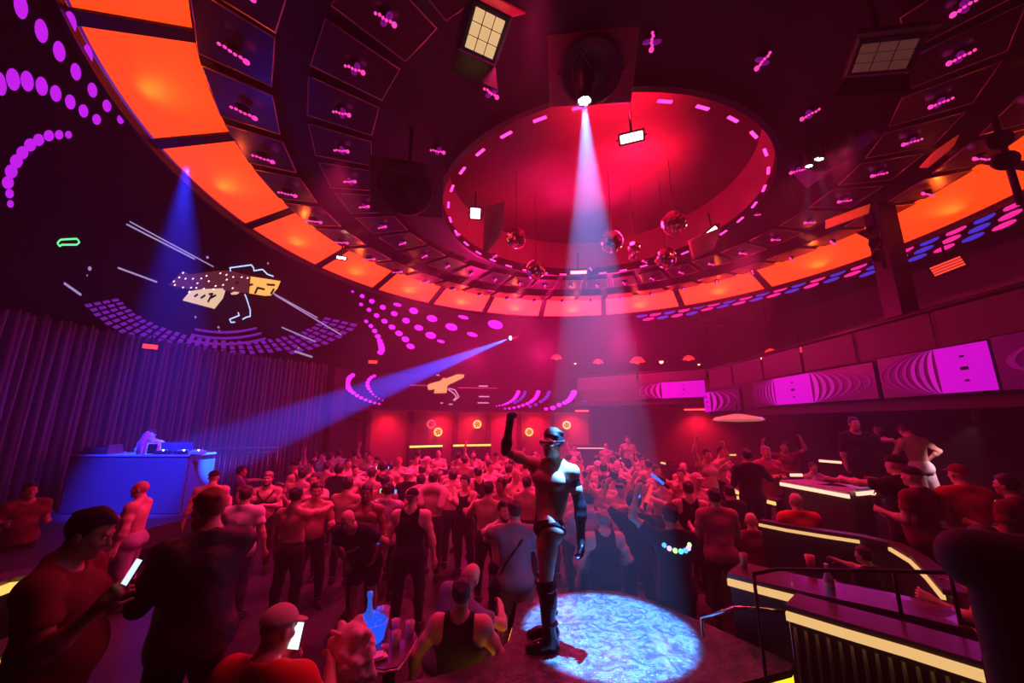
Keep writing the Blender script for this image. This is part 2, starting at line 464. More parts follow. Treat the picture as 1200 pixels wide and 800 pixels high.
    def trousers(s, to=1.93, g=.016, waist=.09, loose=.0):
        o = [('e', s.p(0, .008, 0), (.16*s.b*s.S+g, .108*s.b*s.S+g, .125*s.S+g), None, .04*s.S)]
        for sg in (-1, 1):
            o += s.leg(sg, g+loose, 0, to)
            o.append(('e', s.p(sg*.075*s.b, .05, -.05), (.09*s.b*s.S+g, .08*s.b*s.S+g, .095*s.S+g), None, .03*s.S))
        if s.belly: o.append(('e', s.p(0, -.05, .02), (.13*s.b*s.S, .07*s.S+g, .07*s.S), None, .05*s.S))
        cl = [s.plane(s.p(0, 0, waist), (0, 0, 1))]
        for sg in (-1, 1):
            hip, kn, an = s.J[sg]
            if to <= 1: c, n = hip+(kn-hip)*to, nrm(kn-hip)
            else: c, n = kn+(an-kn)*(to-1), nrm(an-kn)
            cl.append(s._cut_near(c, n, .16*s.S))
        return sdf_mesh(o, s.h, cl)
    def briefs(s, g=.008):
        o = [('e', s.p(0, .008, 0), (.158*s.b*s.S+g, .105*s.b*s.S+g, .12*s.S+g), None, .04*s.S)]
        for sg in (-1, 1):
            o += s.leg(sg, g, 0, .3); o.append(('e', s.p(sg*.075*s.b, .055, -.05), (.088*s.b*s.S+g, .078*s.b*s.S+g, .09*s.S+g), None, .03*s.S))
        o.append(('e', s.p(0, -.085, -.045), (.05, .05, .06), None, .04))
        pz = s.pel[2]
        cut = lambda X, Y, Z: (np.abs(X)-(.035+np.clip((Z-pz+.13)/.165, 0, 1.2)*.155)*s.b*s.S+0*Y).astype(np.float32)
        return sdf_mesh(o, s.h, [s.plane(s.p(0, 0, .035), (0, -.12, 1)), cut])
    def shoe(s, sg, g=.008, high=0):
        o = s.footp(sg, g); kn, an = s.J[sg][1:3]
        if high: o += s.leg(sg, g, 2-high, 2.0)
        z = an[2]-.085*s.S
        cl = [s.plane((0, 0, z-.002), (0, 0, -1))]
        if not high: cl.append(s.plane(an+np.array((0, 0, .03)), (0, 0, 1)))
        return sdf_mesh(o, s.h, cl)
    def hair(s, style='short'):
        S = s.S; M = s.Hd; g = {'short': .009, 'crop': .005, 'bushy': .022, 'slick': .011}[style]
        o = [('e', s.hd(0, .014, .034), (.077*S+g, .097*S+g, .09*S+g), M, .02)]
        if style == 'bushy':
            rnd = random.Random(4)
            for _ in range(26):
                a, e = rnd.uniform(0, 2*PI), rnd.uniform(.1, 1.4)
                o.append(('e', s.hd(.08*math.cos(a)*math.cos(e), .015+.1*math.sin(a)*math.cos(e), .035+.1*math.sin(e)), (.026,)*3, None, .015))
        if style != 'bushy':
            rnd = random.Random(9)
            for _ in range(14):                     # uneven tufts on the crown
                a, e = rnd.uniform(0, 2*PI), rnd.uniform(.35, 1.5)
                o.append(('e', s.hd((.068+g)*math.cos(a)*math.cos(e), .012+(.088+g)*math.sin(a)*math.cos(e), .034+(.08+g)*math.sin(e)), (.026, .03, .016), None, .02))
        top = s.plane(s.hd(0, -.088, .085), s.Hd @ nrm((0, -.30, -1))); back = s.plane(s.hd(0, .022, 0), s.Hd @ nrm((0, -1, -.12)))
        side = s.plane(s.hd(0, -.02, .02), s.Hd @ nrm((0, -1, -.35)))
        low = s.plane(s.hd(0, .05, -.055), s.Hd @ nrm((0, -.1, -1)))
        return sdf_mesh(o, min(s.h, .008), [lambda X, Y, Z: np.minimum(np.minimum(top(X, Y, Z), back(X, Y, Z)), side(X, Y, Z)+.0*X), low])
    def beard(s):
        S = s.S; M = s.Hd
        o = [('e', s.hd(0, -.028, -.06), (.066*S, .074*S, .066*S), M, .03), ('e', s.hd(0, -.075, -.1), (.035*S, .03*S, .032*S), M, .03)]
        return sdf_mesh(o, min(s.h, .009), [s.plane(s.hd(0, 0, -.04), s.Hd @ nrm((0, -.5, 1))), s.plane(s.hd(0, .03, 0), s.Hd @ np.array((0, 1., 0)))])
    def cap(s, back=False):
        S = s.S; M = s.Hd; y = 1 if back else -1
        o = [('e', s.hd(0, .012, .045), (.09*S, .108*S, .092*S), M, .01)]
        me_clip = [s.plane(s.hd(0, 0, .045), s.Hd @ nrm((0, -.12, -1)))]
        dome = sdf_mesh(o, min(s.h, .009), me_clip)
        br = [('e', s.hd(0, .02+y*.11, .048), (.075*S, .085*S, .013*S), M, .01)]
        return dome, sdf_mesh(br, min(s.h, .007))

def shade(col, d=.0): return tuple(max(0, min(1, c+d)) for c in col)
SKINS = {'fair': (.62, .40, .31), 'tan': (.48, .28, .19), 'brown': (.24, .125, .075), 'dark': (.10, .05, .032), 'pale': (.72, .5, .42)}
def skin(k): return mat('skin_'+k, SKINS[k], .42, bump=.08, bscale=60, vary=.06, vscale=9, spec=.45)
def cloth(k, c, rough=.85): return mat('cloth_'+k, c, rough, bump=.25, bscale=180, sheen=.1, spec=.2)
BLACK = lambda: cloth('black', (.012, .012, .014))
HAIRC = {'black': (.012, .01, .01), 'brown': (.05, .028, .016), 'grey': (.28, .26, .25), 'ginger': (.3, .1, .03)}
def hairm(k): return mat('hair_'+k, HAIRC[k], .55, bump=.35, bscale=260)

def person(loc, rz, label, B, sk='fair', hair=('short', 'brown'), wear=(), group=None, scale=1, eyes=False, cat='person'):
    """root empty at the feet; body is one mesh, hair and clothing its children"""
    root = empty('person', loc, label, cat, group, rz); root.scale = (scale,)*3
    body = link('body', B.skin_mesh(), skin(sk), root)
    for kind, m, kw in wear:
        if kind == 'tee': link('shirt', B.tee(**kw), m, root)
        elif kind == 'tank': link('tank_top', B.tank(**kw), m, root)
        elif kind == 'trousers': link('trousers', B.trousers(**kw), m, root)
        elif kind == 'shorts': link('shorts', B.trousers(**dict(dict(to=.85, loose=.012), **kw)), m, root)
        elif kind == 'briefs': link('briefs', B.briefs(**kw), m, root)
        elif kind == 'shoes':
            for sg in (-1, 1): link('shoe', B.shoe(sg, **kw), m, root)
        elif kind == 'beard': link('beard', B.beard(), m, root)
        elif kind == 'cap':
            d, br = B.cap(**kw); c = link('cap', d, m, root); link('cap_brim', br, m, c)
        elif kind == 'harness':
            T = B
            strap = MB()
            for sg in (-1, 1):
                for yb in (-1, 1):
                    pts = [B.t(sg*.15, yb*.0, .49), B.t(sg*.11*1, yb*.115*B.b, .42), B.t(sg*.05, yb*.128*B.b, .34), B.t(0, yb*.118*B.b, .28)]
                    strap.tube(pts, .014, 6)
                strap.tube([B.t(0, -.118*B.b, .28), B.t(sg*.1*B.b, -.115*B.b, .26), B.t(sg*.165*B.b, 0, .25), B.t(sg*.1*B.b, .112*B.b, .26), B.t(0, .118*B.b, .28)], .014, 6)
            strap.build('harness', m, root)
    if hair: link('hair', B.hair(hair[0]), hairm(hair[1]), root)
    if eyes:
        for sg in (-1, 1):
            e = MB().sphere(B.hd(sg*.03, -.079, .008), .0125*B.S, 12, 8).build('eye', mat('eye_white', (.75, .72, .7), .15), root)
            MB().sphere(B.hd(sg*.03, -.0885, .008), .0052*B.S, 10, 6).build('iris', mat('eye_iris', (.03, .015, .01), .1), e)
    return root
# ------------------------------------------------------------------ the hall
M_DARK = mat('dark_paint', (.02, .016, .02), .7, bump=.1, bscale=8)
M_BLK = mat('black_metal', (.012, .012, .014), .4, metal=.3)
M_FLOOR = mat('floor_dark', (.035, .025, .03), .35, bump=.15, bscale=3, vary=.4, vscale=2)
M_CARPET = mat('carpet', (.03, .018, .022), .9, bump=.3, bscale=120, vary=.3, vscale=5)
M_CEIL = mat('ceiling_paint', (.014, .009, .012), .55, bump=.1, bscale=6)
M_AMBER = glow('amber_strip', (1, .60, .22), .85, True)
M_YELLOW = glow('yellow_strip', (1, .72, .02), 1.4, True)
M_GOLD = glow('gold_strip', (1, .65, .2), 1.1)
M_MAG = glow('led_magenta', (.75, .02, .85), 1.3)
M_MAGD = glow('led_magenta_dim', (.42, .0, .42), .65)
M_PUR = glow('led_purple', (.55, .015, .85), 1.0)
M_PINKLED = glow('led_pink', (1, .02, .32), 1.2)
M_BLUELED = glow('led_blue', (.05, .04, .8), .8)
M_PINK = glow('pink_lens', (1, .04, .42), 1.5)
M_PINKP = glow('purple_glow', (.45, .01, .5), .3)
M_RIMP = glow('rim_pink', (1, .05, .45), 2.2)
M_TRIM = mat('satin_trim', (.55, .4, .45), .3, metal=.8)
M_SCREEN = mat('screen_black', (.010, .008, .012), .65, spec=.08)

struct(MB().box((-1.5, 9, -.06), (34, 30, .12)).build('floor', M_FLOOR))
# raised levels
struct(MB().prism([(-9, -3), (-1.35, -3), (-1.78, 3.15), (-3.4, 3.5), (-9, 3.5)], 0, .45).build('floor_side', M_CARPET))
struct(MB().prism([(-1.6, .2), (-.8, .2), (-.8, 4.15), (-1.7, 4.3), (-1.77, 3.2)], 0, .1).build('floor_lounge', M_CARPET))
struct(MB().prism([(2.75, 2.0), (9.9, .5), (9.9, 13), (4.75, 11.6), (4.3, 7.4), (3.1, 6.4)], 0, .45).build('floor_booths', M_CARPET))
struct(MB().prism([(6.95, 7.35), (9.9, 7.1), (9.9, 12.8), (7.1, 12.8)], .4, .85).build('floor_wall_side', M_CARPET))
struct(MB().arcband(8.8, .35, 13.3, .35, 138, 196, 30, .35).build('floor_stage', mat('stage_deck', (.05, .05, .06), .4, bump=.1, bscale=20)))
struct(MB().arcband(12.2, .25, 14.8, .25, 52, 134, 30, .25).build('floor_bar', M_CARPET))

# outer walls
wl = struct(MB().arcband(13.3, -.05, 13.3, 7.6, 134, 262, 48, .15).build('wall_left', M_DARK))
wb = struct(MB().arcband(14.9, -.05, 14.9, 7.6, 20, 136, 48, .15).build('wall_back', mat('bar_wall', (.30, .12, .13), .6, bump=.15, bscale=5)))
struct(MB().arcband(13.3, -.05, 13.3, 7.6, 262, 312, 24, .15).build('wall_rear', M_DARK))
MB().box((11.6, 6.5, 3.75), (.2, 19, 7.7)).build('wall_right', M_DARK)['kind'] = 'structure'

# ceiling: flat dark annulus between the red dome recess and the ring
RD, DX, DY = 3.52, 1.93, 8.12
cm = MB(); vs = []; fs = []
for i in range(96):
    a = 2*PI*i/96; ca, sa = math.cos(a), math.sin(a)
    for x, y, z in ((DX+RD*ca, DY+RD*sa, 7.5), (CX+7.0*ca, CY+7.0*sa, 7.5), (CX+7.0*ca, CY+7.0*sa, 7.6), (DX+RD*ca, DY+RD*sa, 7.6)): vs.append((x, y, z))
for i in range(96):
    b, c = 4*i, 4*((i+1) % 96)
    for k in range(4): fs.append((b+k, b+(k+1) % 4, c+(k+1) % 4, c+k))
cm.add(vs, fs); struct(cm.build('ceiling', M_CEIL))
dome = MB()
dome.arcband(RD, 7.5, RD-.12, 8.35, -180, 180, 64, .06, (DX, DY))
dome.lathe([(0.01, 0), (RD, 0), (RD, .08), (.01, .08)], 64, None, (DX, DY, 8.35))
struct(dome.build('ceiling_dome', mat('dome_paint', (.26, .10, .13), .5, vary=.15, vscale=1.2)))
struct(MB().arcband(RD-.03, 7.28, RD-.03, 7.52, -180, 180, 96, .1, (DX, DY)).build('trim_dome', M_BLK))
# outer sloping soffit that carries the big LED surface; a narrow apron on the balcony side
sof = MB().arcband(8.06, zcone(8.06), RSOF, zcone(RSOF), 52, 262, 90, .08)
struct(sof.build('ceiling_soffit', M_SCREEN))
struct(MB().arcband(8.06, 7.0, 9.2, 6.72, -98, 52, 60, .08).build('ceiling_apron', M_SCREEN))
struct(MB().arcband(9.2, 6.75, 14.9, 7.55, -98, 52, 40, .08).build('ceiling_balcony', M_DARK))
struct(MB().box((-1.5, 9, 8.9), (34, 30, .15)).build('ceiling_slab', M_DARK))
struct(MB().arcband(RING+.02, 6.93, RING+.02, 7.07, -180, 180, 120, .06).build('trim_ring', M_BLK))

# the glowing ring: separate stretched panels between dark ribs, each with a small wash lamp on its lower lip
DIV = [-131.5, -148.3, -163.9, -183.1, -199.9, -215.2, -231.2, -247.4, -264.7, -283.5, -305.0, -325.5, -349.0, -371, -390, -410]
ORD = ['first', 'second', 'third', 'fourth', 'fifth', 'sixth', 'seventh', 'eighth', 'ninth', 'tenth', 'eleventh', 'twelfth', 'thirteenth', 'fourteenth', 'fifteenth']
M_COVE = mat('cove_scrim', (.85, .22, .10), .75, emit=1.35, ecol=(1, .056, .003), bump=.05, bscale=2, sample=True)
M_WASH = glow('orange_lamp', (1, .25, .05), 6)
for i in range(15):
    a0, a1 = DIV[i]-.8, DIV[i+1]+.8
    pn = MB().arcband(RING, ZRING, RIN, ZIN, a0, a1, 10, .03).build('glowing_panel', M_COVE)
    tag(pn, ORD[i]+' orange glowing panel of the ceiling ring, counted clockwise from the stage end', 'ceiling panel', 'orange backlit panels of the ceiling ring')
    MB().arcband(RING-.01, ZRING-.012, RING-.04, ZRING-.002, a0, a1, 10, .012).build('edge', M_TRIM, pn)
    am = (a0+a1)/2; p = pol(RIN-.35, am, 7.2)
    L = bpy.data.lights.new('ring_wash', 'SPOT'); L.energy = 40; L.color = (1, .10, .012); L.spot_size = R(150); L.spot_blend = 1; L.shadow_soft_size = .06
    lo = bpy.data.objects.new('ring_wash', L); COL.objects.link(lo); lo.location = pol(RING-.35, am, 6.92)
    lo.rotation_euler = aim(-(pol(RIN+.25, am, 7.45)-lo.location)).to_euler()
    L2 = L
    ang = DIV[i]
    struct(MB().arcband(RING, ZRING-.03, RIN-.02, ZIN-.03, ang-.75, ang+.75, 2, .08).build('trim_%d' % (i+1), M_BLK))

# framed dark panels and pink lights in rings
M_PANEL = mat('gloss_panel', (.028, .016, .024), .28, coat=.08)
def make_panel(r0, r1, half, tilt):
    root = empty('ceiling_panel', (0, 0, 0), 'framed glossy dark panel hung in its ring round the ceiling', 'ceiling panel')
    c = lambda r, a, z: (r*math.cos(R(a)), r*math.sin(R(a)), z)
    o = [c(r0, -half, 0), c(r1, -half, tilt), c(r1, half, tilt), c(r0, half, 0)]
    MB().plate(o, (0, 0, 1), .03).build('board', M_PANEL, root)
    MB().tube(o, .012, 6, True).build('frame', M_TRIM, root)
    return root
def make_pink(petals=True):
    root = empty('ceiling_light', (0, 0, 0), 'x', 'ceiling light')
    MB().lathe([(.03, .0), (.085, .0), (.1, .03), (.1, .1), (.02, .1)], 16).build('housing', M_BLK, root)
    # a lens cluster: pink bar of LEDs with emissive petals standing in for its purple glow
    b = MB()
    for k in range(6): b.sphere((-.16+.06*k, .012*math.sin(2*k), -.012), .026, 8, 6)
    b.sphere((-.17, 0, -.02), .045, 10, 8); b.build('lens', M_PINK, root)
    if petals:
        q = MB()
        for sx, sy in ((-.06, 1), (-.02, -1)): q.sphere((sx, sy*.08, .0), (.055, .085, .02), 10, 6)
        q.build('glow_petal', M_PINKP, root)
    return root
RINGS = [(6.57, -146.4, 9.5, 38, 'outermost', 7.28), (5.25, -141.3, 10.0, 36, 'middle', 7.44), (3.68, -128, 25.0, 14, 'innermost', 7.44)]
pp = {0: make_panel(6.15, 6.98, 3.9, .1), 1: make_panel(4.75, 5.72, 4.0, .03)}
pks = {}
for ri, (r, a0, st, n, nm, z) in enumerate(RINGS):
    for k in range(n):
        a = a0-st*k
        am = ((a+180) % 360)-180
        if -112 < am < -56 and ri < 2: continue        # behind the camera
        if am < -100 and r < 6 and am > -130 and ri == 1: pass
        if ri < 2:
            q = pp[ri] if not pp[ri].get('used') else copy_tree(pp[ri])
            q['used'] = 1
            q.location = (CX, CY, 7.30 if ri == 0 else 7.40); q.rotation_euler.z = R(a)
            q['label'] = 'framed glossy dark panel with a pink light, in the %s ring of the ceiling' % nm
            q['group'] = 'framed dark panels of the %s ceiling ring' % nm
        if ri == 0: ky = 0
        else: ky = 1
        if ky in pks: l = copy_tree(pks[ky])
        else: l = pks[ky] = make_pink(ky == 1)
        l.scale = (.72, .72, .72) if ky else (.95, .6, .8)
        l.location = pol(r, a, z-.06 if ri == 0 else z-.09); l.rotation_euler.z = R(a+20 if ri == 0 else a-12)
        l['label'] = 'small pink ceiling light of the %s ring of lights' % nm
        l['group'] = 'pink ceiling lights of the %s ring' % nm
for q in pp.values():
    del q['used']
for o in list(COL.objects):
    if 'used' in o: del o['used']
# pink dashes round the dome's rim
rl = None
for k in range(34):
    if rl is None:
        rl = MB().box((0, 0, 0), (.22, .05, .035), None, .01).build('rim_light', M_RIMP); o = rl
        tag(o, 'short pink light bar on the rim of the red ceiling dome', 'light bar', 'pink light bars round the dome rim')
    else:
        o = rl.copy(); COL.objects.link(o)
    a = 360/34*k; o.location = (DX+(RD-.16)*math.cos(R(a)), DY+(RD-.16)*math.sin(R(a)), 7.26); o.rotation_euler.z = R(a+90)

# ------------------------------------------------------------------ LED graphics lying on the sloping soffit
def cone_n(p):
    rr = Vector((p.x-CX, p.y-CY, 0)).normalized()
    return (rr*-SLOPE+Vector((0, 0, -1))).normalized()
def cone_frame(p):
    n = cone_n(p); rr = Vector((p.x-CX, p.y-CY, 0)).normalized(); t = Vector((0, 0, 1)).cross(rr).normalized(); return t, n.cross(t), n
def cone_poly(mb, pts, th=.012, off=.006, n=None):
    P = [at_cone(*p) for p in pts]; nn = n or cone_n(P[0])
    mb.plate([p+nn*off for p in P], nn, th)
def cone_dot(mb, px, py, w, h, ang=0, k=14):
    """an LED dot seen at this pixel with these half sizes"""
    pts = []
    for i in range(k):
        a = 2*PI*i/k; x, y = w*math.cos(a), h*math.sin(a)
        pts.append((px+x*math.cos(ang)-y*math.sin(ang), py+x*math.sin(ang)+y*math.cos(ang)))
    cone_poly(mb, pts)
screen = empty('led_screen', pol(10, 170, zcone(10)), 'vast sloping LED screen above the stage with dots and gold emblem', 'LED screen')
def on(root, mb, name, m):
    o = mb.build(name, m); o.parent = root; o.matrix_parent_inverse = Matrix.Translation(-root.location); return o
d = MB()
for x, y, w, h in [(24, 6, 8, 15), (48, 35, 7.5, 14), (69, 59, 7, 12), (88.5, 83, 6, 10), (108, 104.5, 5.5, 8.5), (125, 123, 5, 7), (141, 139, 4, 5), (82, 25, 7, 13), (103, 62, 5, 11),
                   (0, 97, 7, 14), (15, 92, 8, 13), (31.5, 94, 7.5, 12), (48.5, 100, 7, 11), (65, 108.5, 6.5, 9.5), (82, 118.5, 6, 8.5), (97.5, 129, 5.5, 7.5), (113, 139, 5, 6)]:
    cone_dot(d, x, y, w, h, -.2)
for x, y, w in [(12, 238, 4), (11, 226, 5), (9, 213, 7), (13, 200, 7.5), (19, 188, 7.5), (26, 178, 7), (35, 169, 7), (45, 163, 6.5), (57, 158, 6), (69, 157, 5), (80, 157, 4)]:
    cone_dot(d, x, y, w, w*1.05, -.3)
on(screen, d, 'dot_pattern', M_PUR)
d = MB()
# swirl of dots towards the back
S5 = 5.332; ox, oy = 400, 330
for x, y, w, h in [(70, 60, 9, 6), (130, 88, 15, 12), (190, 120, 18, 14), (259, 158, 19, 15), (330, 198, 21, 15), (404, 241, 24, 17), (483, 286, 28, 17), (558, 333, 34, 20), (622, 371, 25, 9), (350, 142, 26, 10), (452, 180, 29, 19), (566, 228, 34, 20), (688, 281, 38, 21), (818, 328, 34, 12), (762, 220, 34, 10), (962, 266, 48, 26),
                   (123, 140, 13, 10), (172, 174, 15, 12), (220, 209, 18, 13), (269, 245, 20, 14), (316, 282, 22, 15), (360, 321, 24, 16), (400, 358, 25, 17), (432, 402, 27, 16),
                   (155, 246, 14, 10), (184, 275, 15, 12), (208, 306, 17, 13), (228, 340, 19, 14), (240, 368, 19, 14), (247, 388, 21, 14), (251, 408, 22, 15), (252, 425, 21, 14), (243, 442, 21, 12)]:
    cone_dot(d, ox+x/S5, oy+y/S5, w/S5, h/S5, .25)
on(screen, d, 'dot_pattern', M_MAG)
# the fan of violet dashes along the screen's lower rim
d = MB(); e0 = (250, 330)
for j in range(34):
    a = R(158-j*4.0)                        # around the lower half of an ellipse
    for i in range(4):
        f0 = .80+.068*i-.01*(j % 2); f1 = f0+.048
        cx_, cy_ = 255+j*.6, 330
        def E(aa, f): return (262+166*f*math.cos(aa), 336+79*f*math.sin(aa)+10*math.cos(aa))
        wd = R(1.1)
        if 62 < math.degrees(a) < 90 and i > 2: continue
        cone_poly(d, [E(a-wd, f0), E(a+wd, f0), E(a+wd, f1), E(a-wd, f1)])
for f in (.60, .68, .76):
    for j in range(14):
        a, b = R(112-j*3.4), R(112-(j+1)*3.4)
        cone_poly(d, [(262+150*f*math.cos(a), 336+86*f*math.sin(a)), (262+150*f*math.cos(b), 336+86*f*math.sin(b)), (262+150*f*math.cos(b), 336+86*(f+.03)*math.sin(b)), (262+150*f*math.cos(a), 336+86*(f+.03)*math.sin(a))])
on(screen, d, 'dash_pattern', glow('led_violet', (.28, .02, .6), .55))
# gold emblem with lettering
Z = lambda x, y: (190+x/8, 290+y/8)
d = MB(); cone_poly(d, [Z(60, 350), Z(190, 215), Z(260, 250), Z(520, 215), Z(640, 215), Z(825, 262), Z(820, 425), Z(600, 400), Z(480, 385), Z(250, 385)], .01, .004)
em = on(screen, d, 'marquee', mat('marquee_brown', (.06, .025, .02), .6, emit=.35, ecol=(.22, .05, .05), sample=False))
d = MB(); cone_poly(d, [Z(830, 268), Z(1110, 312), Z(1080, 380), Z(1020, 445), Z(960, 448), Z(815, 425)], .01, .006)
on(screen, d, 'gold_field', glow('emblem_gold', (1, .55, .12), 1.0))
d = MB(); cone_poly(d, [Z(190, 490), Z(265, 405), Z(390, 385), Z(600, 375), Z(570, 470), Z(490, 570)], .01, .006)
cone_poly(d, [Z(640, 425), Z(740, 385), Z(745, 400), Z(700, 435), Z(650, 437)], .01, .006)
on(screen, d, 'cream_pattern', glow('emblem_cream', (.95, .68, .42), .85))
d = MB()
for x, y in [(195, 232), (160, 275), (218, 286), (288, 286), (366, 284), (436, 310), (110, 312), (118, 345), (195, 368), (270, 370), (330, 328), (415, 260), (545, 235), (602, 250), (605, 295), (665, 270), (745, 272), (800, 280), (660, 375), (500, 355), (390, 380), (480, 385), (320, 372), (255, 412), (570, 345)]:
    cone_dot(d, *Z(x, y), 1.3, .8, -.5, 8)
on(screen, d, 'bulb_pattern', glow('bulb_white', (1, .85, .8), 1.6))
def strokes(mb, lines, w, off=.02):
    for l in lines:
        for (x0, y0), (x1, y1) in zip(l, l[1:]):
            dx, dy = x1-x0, y1-y0; L = math.hypot(dx, dy)+1e-6; nx, ny = -dy/L*w, dx/L*w
            ex, ey = dx/L*w*.6, dy/L*w*.6
            cone_poly(mb, [Z(x0+nx-ex, y0+ny-ey), Z(x1+nx+ex, y1+ny+ey), Z(x1-nx+ex, y1-ny+ey), Z(x0-nx-ex, y0-ny-ey)], .006, off)
d = MB()
strokes(d, [[(815, 345), (845, 338)], [(870, 420), (895, 370), (955, 385)], [(985, 340), (1050, 345)], [(1020, 425), (1045, 385)], [(690, 320), (710, 325)],
            [(305, 450), (330, 432)], [(365, 465), (400, 440)], [(440, 430), (470, 425), (430, 500)], [(455, 465), (500, 440)]], 9)
on(screen, d, 'lettering', mat('letter_brown', (.03, .01, .01), .6))
d = MB()
for l in [[(640, 215), (635, 185), (835, 158), (855, 185), (860, 213), (940, 200), (985, 245), (1040, 265)], [(775, 435), (790, 470), (825, 580), (825, 640), (785, 650), (755, 668)], [(712, 605), (722, 632), (632, 668), (645, 697), (680, 695)]]:
    strokes(d, [l], 5, .012)
on(screen, d, 'outline_pattern', glow('neon_pale_blue', (.35, .6, 1), 1.6))
# stray lines and specks of the animation
d = MB()
for (a, b, w) in [((148, 262), (228, 303), .7), ((152, 259), (250, 312), .5), ((322, 345), (400, 392), .6), ((318, 342), (372, 372), .5), ((330, 383), (370, 400), .6), ((138, 313), (184, 330), .8), ((75, 331), (95, 345), 1.2), ((345, 411), (366, 418), 1.0)]:
    dx, dy = b[0]-a[0], b[1]-a[1]; L = math.hypot(dx, dy); nx, ny = -dy/L*w, dx/L*w
    cone_poly(d, [(a[0]+nx, a[1]+ny), (b[0]+nx, b[1]+ny), (b[0]-nx, b[1]-ny), (a[0]-nx, a[1]-ny)])
for x, y, r in [(105, 314, 2.2), (102, 322, .8), (243, 301, 1.5), (256, 383, 1.3), (257, 388, 1.2), (229, 371, 1.2), (365, 387, 1), (350, 408, 1.5), (314, 308, 1)]:
    cone_dot(d, x, y, r, r, 0, 8)
on(screen, d, 'trace_pattern', glow('trace_lilac', (.5, .4, .8), .7))
d = MB()
gl = [(67, 284), (71, 280), (90, 279), (93, 283), (90, 286), (72, 286), (70, 288), (67, 284)]
for a, b in zip(gl, gl[1:]):
    dx, dy = b[0]-a[0], b[1]-a[1]; L = math.hypot(dx, dy); nx, ny = -dy/L*.8, dx/L*.8
    cone_poly(d, [(a[0]+nx, a[1]+ny), (b[0]+nx, b[1]+ny), (b[0]-nx, b[1]-ny), (a[0]-nx, a[1]-ny)])
on(screen, d, 'green_outline', glow('neon_green', (.15, 1, .35), 1.2))

# LED ribbon on the apron at the balcony side: pink and blue lozenges in slanting rows
apron = empty('led_ribbon', pol(8.6, 10, 6.9), 'slanting LED ribbon of pink and blue lozenges under the balcony side of the ring', 'LED screen')
d1, d2 = MB(), MB()
for k in range(34):
    for row in range(3):
        a = 66-k*3.7-row*1.6
        if a < -50: continue
        if row == 2 and a > 20: continue
        q = [pol(8.19+.24*row+.075*math.sin(t)+.03*math.cos(t), a+1.55*math.cos(t), 0) for t in [2*PI*i/12 for i in range(12)]]
        q = [Vector((p.x, p.y, 7.0-(math.hypot(p.x-CX, p.y-CY)-8.06)*((.28/1.14) if a < 52 else SLOPE)-.02)) for p in q]
        (d1 if (k+row) % 2 else d2).plate(q, (0, 0, -1), .012)
on(apron, d1, 'lozenge_pattern', M_PINKLED); on(apron, d2, 'lozenge_pattern', M_BLUELED)

# ------------------------------------------------------------------ back wall: fascia with LED swirl, red bays, pilasters
RB = 12.7
struct(MB().arcband(RB, 3.28, RB, 4.95, 84, 137, 40, .35).build('wall_fascia', M_SCREEN))
struct(MB().arcband(RB-.06, 3.2, RB+.4, 3.2, 84, 137, 40, .09).build('trim_fascia', M_BLK))
fas = empty('led_fascia', pol(RB, 110, 4), 'LED fascia above the back bar with a small gold emblem and pink arcs', 'LED screen')
def at_cyl(px, py, r):
    d = ray(px, py); lo, hi = 4.0, 60.0
    for _ in range(50):
        m = (lo+hi)/2; p = CAM+d*m
        if math.hypot(p.x-CX, p.y-CY) < r or p.y < CY: lo = m
        else: hi = m
    return CAM+d*lo
def cyl_poly(mb, pts, off=.03, th=.012, r=RB):
    P = [at_cyl(*p, r-off) for p in pts]; n = Vector((CX-P[0].x, CY-P[0].y, 0)).normalized(); mb.plate(P, n, th)
def cyl_dot(mb, x, y, w, h, ang=0):
    cyl_poly(mb, [(x+w*math.cos(t)*math.cos(ang)-h*math.sin(t)*math.sin(ang), y+w*math.cos(t)*math.sin(ang)+h*math.sin(t)*math.cos(ang)) for t in [2*PI*i/10 for i in range(10)]])
d = MB(); db = MB()
def arc_dots(mb, pts, sizes):
    for (x, y), s in zip(pts, sizes): cyl_dot(mb, x, y, s, s*.75)
T = lambda x, y: (480+x/5.4545, 420+y/5.4545)
arc_dots(d, [T(695, 212), T(690, 226), T(682, 240), T(672, 253), T(660, 265), T(645, 275), T(628, 284), T(610, 291), T(594, 297), T(575, 300), T(556, 303)], [2.6, 2.6, 2.5, 2.4, 2.3, 2.2, 2, 1.7, 1.5, 1.2, 1])
arc_dots(d, [T(822, 213), T(818, 226), T(812, 240), T(802, 254), T(790, 266), T(775, 276), T(752, 288), T(725, 298), T(698, 307), T(668, 314), T(638, 318), T(610, 319)], [2.8, 2.8, 2.8, 2.7, 2.6, 2.6, 2.5, 2.4, 2.2, 2, 1.8, 1.4])
arc_dots(d, [T(1050, 216), T(1044, 230), T(1036, 244), T(1026, 258), T(1012, 270), T(992, 282), T(956, 296), T(916, 315), T(872, 322)], [3.8, 3.8, 3.6, 3.5, 3.4, 3.3, 3.4, 3.6, 2.6])
arc_dots(db, [T(738, 214), T(732, 230), T(722, 246), T(708, 260), T(690, 272), T(672, 282)], [2]*6)
arc_dots(db, [T(892, 215), T(885, 232), T(874, 248), T(858, 262), T(838, 276), T(806, 294), T(770, 306)], [2.4]*7)
arc_dots(db, [T(1080, 296), T(1120, 284)], [4, 4])
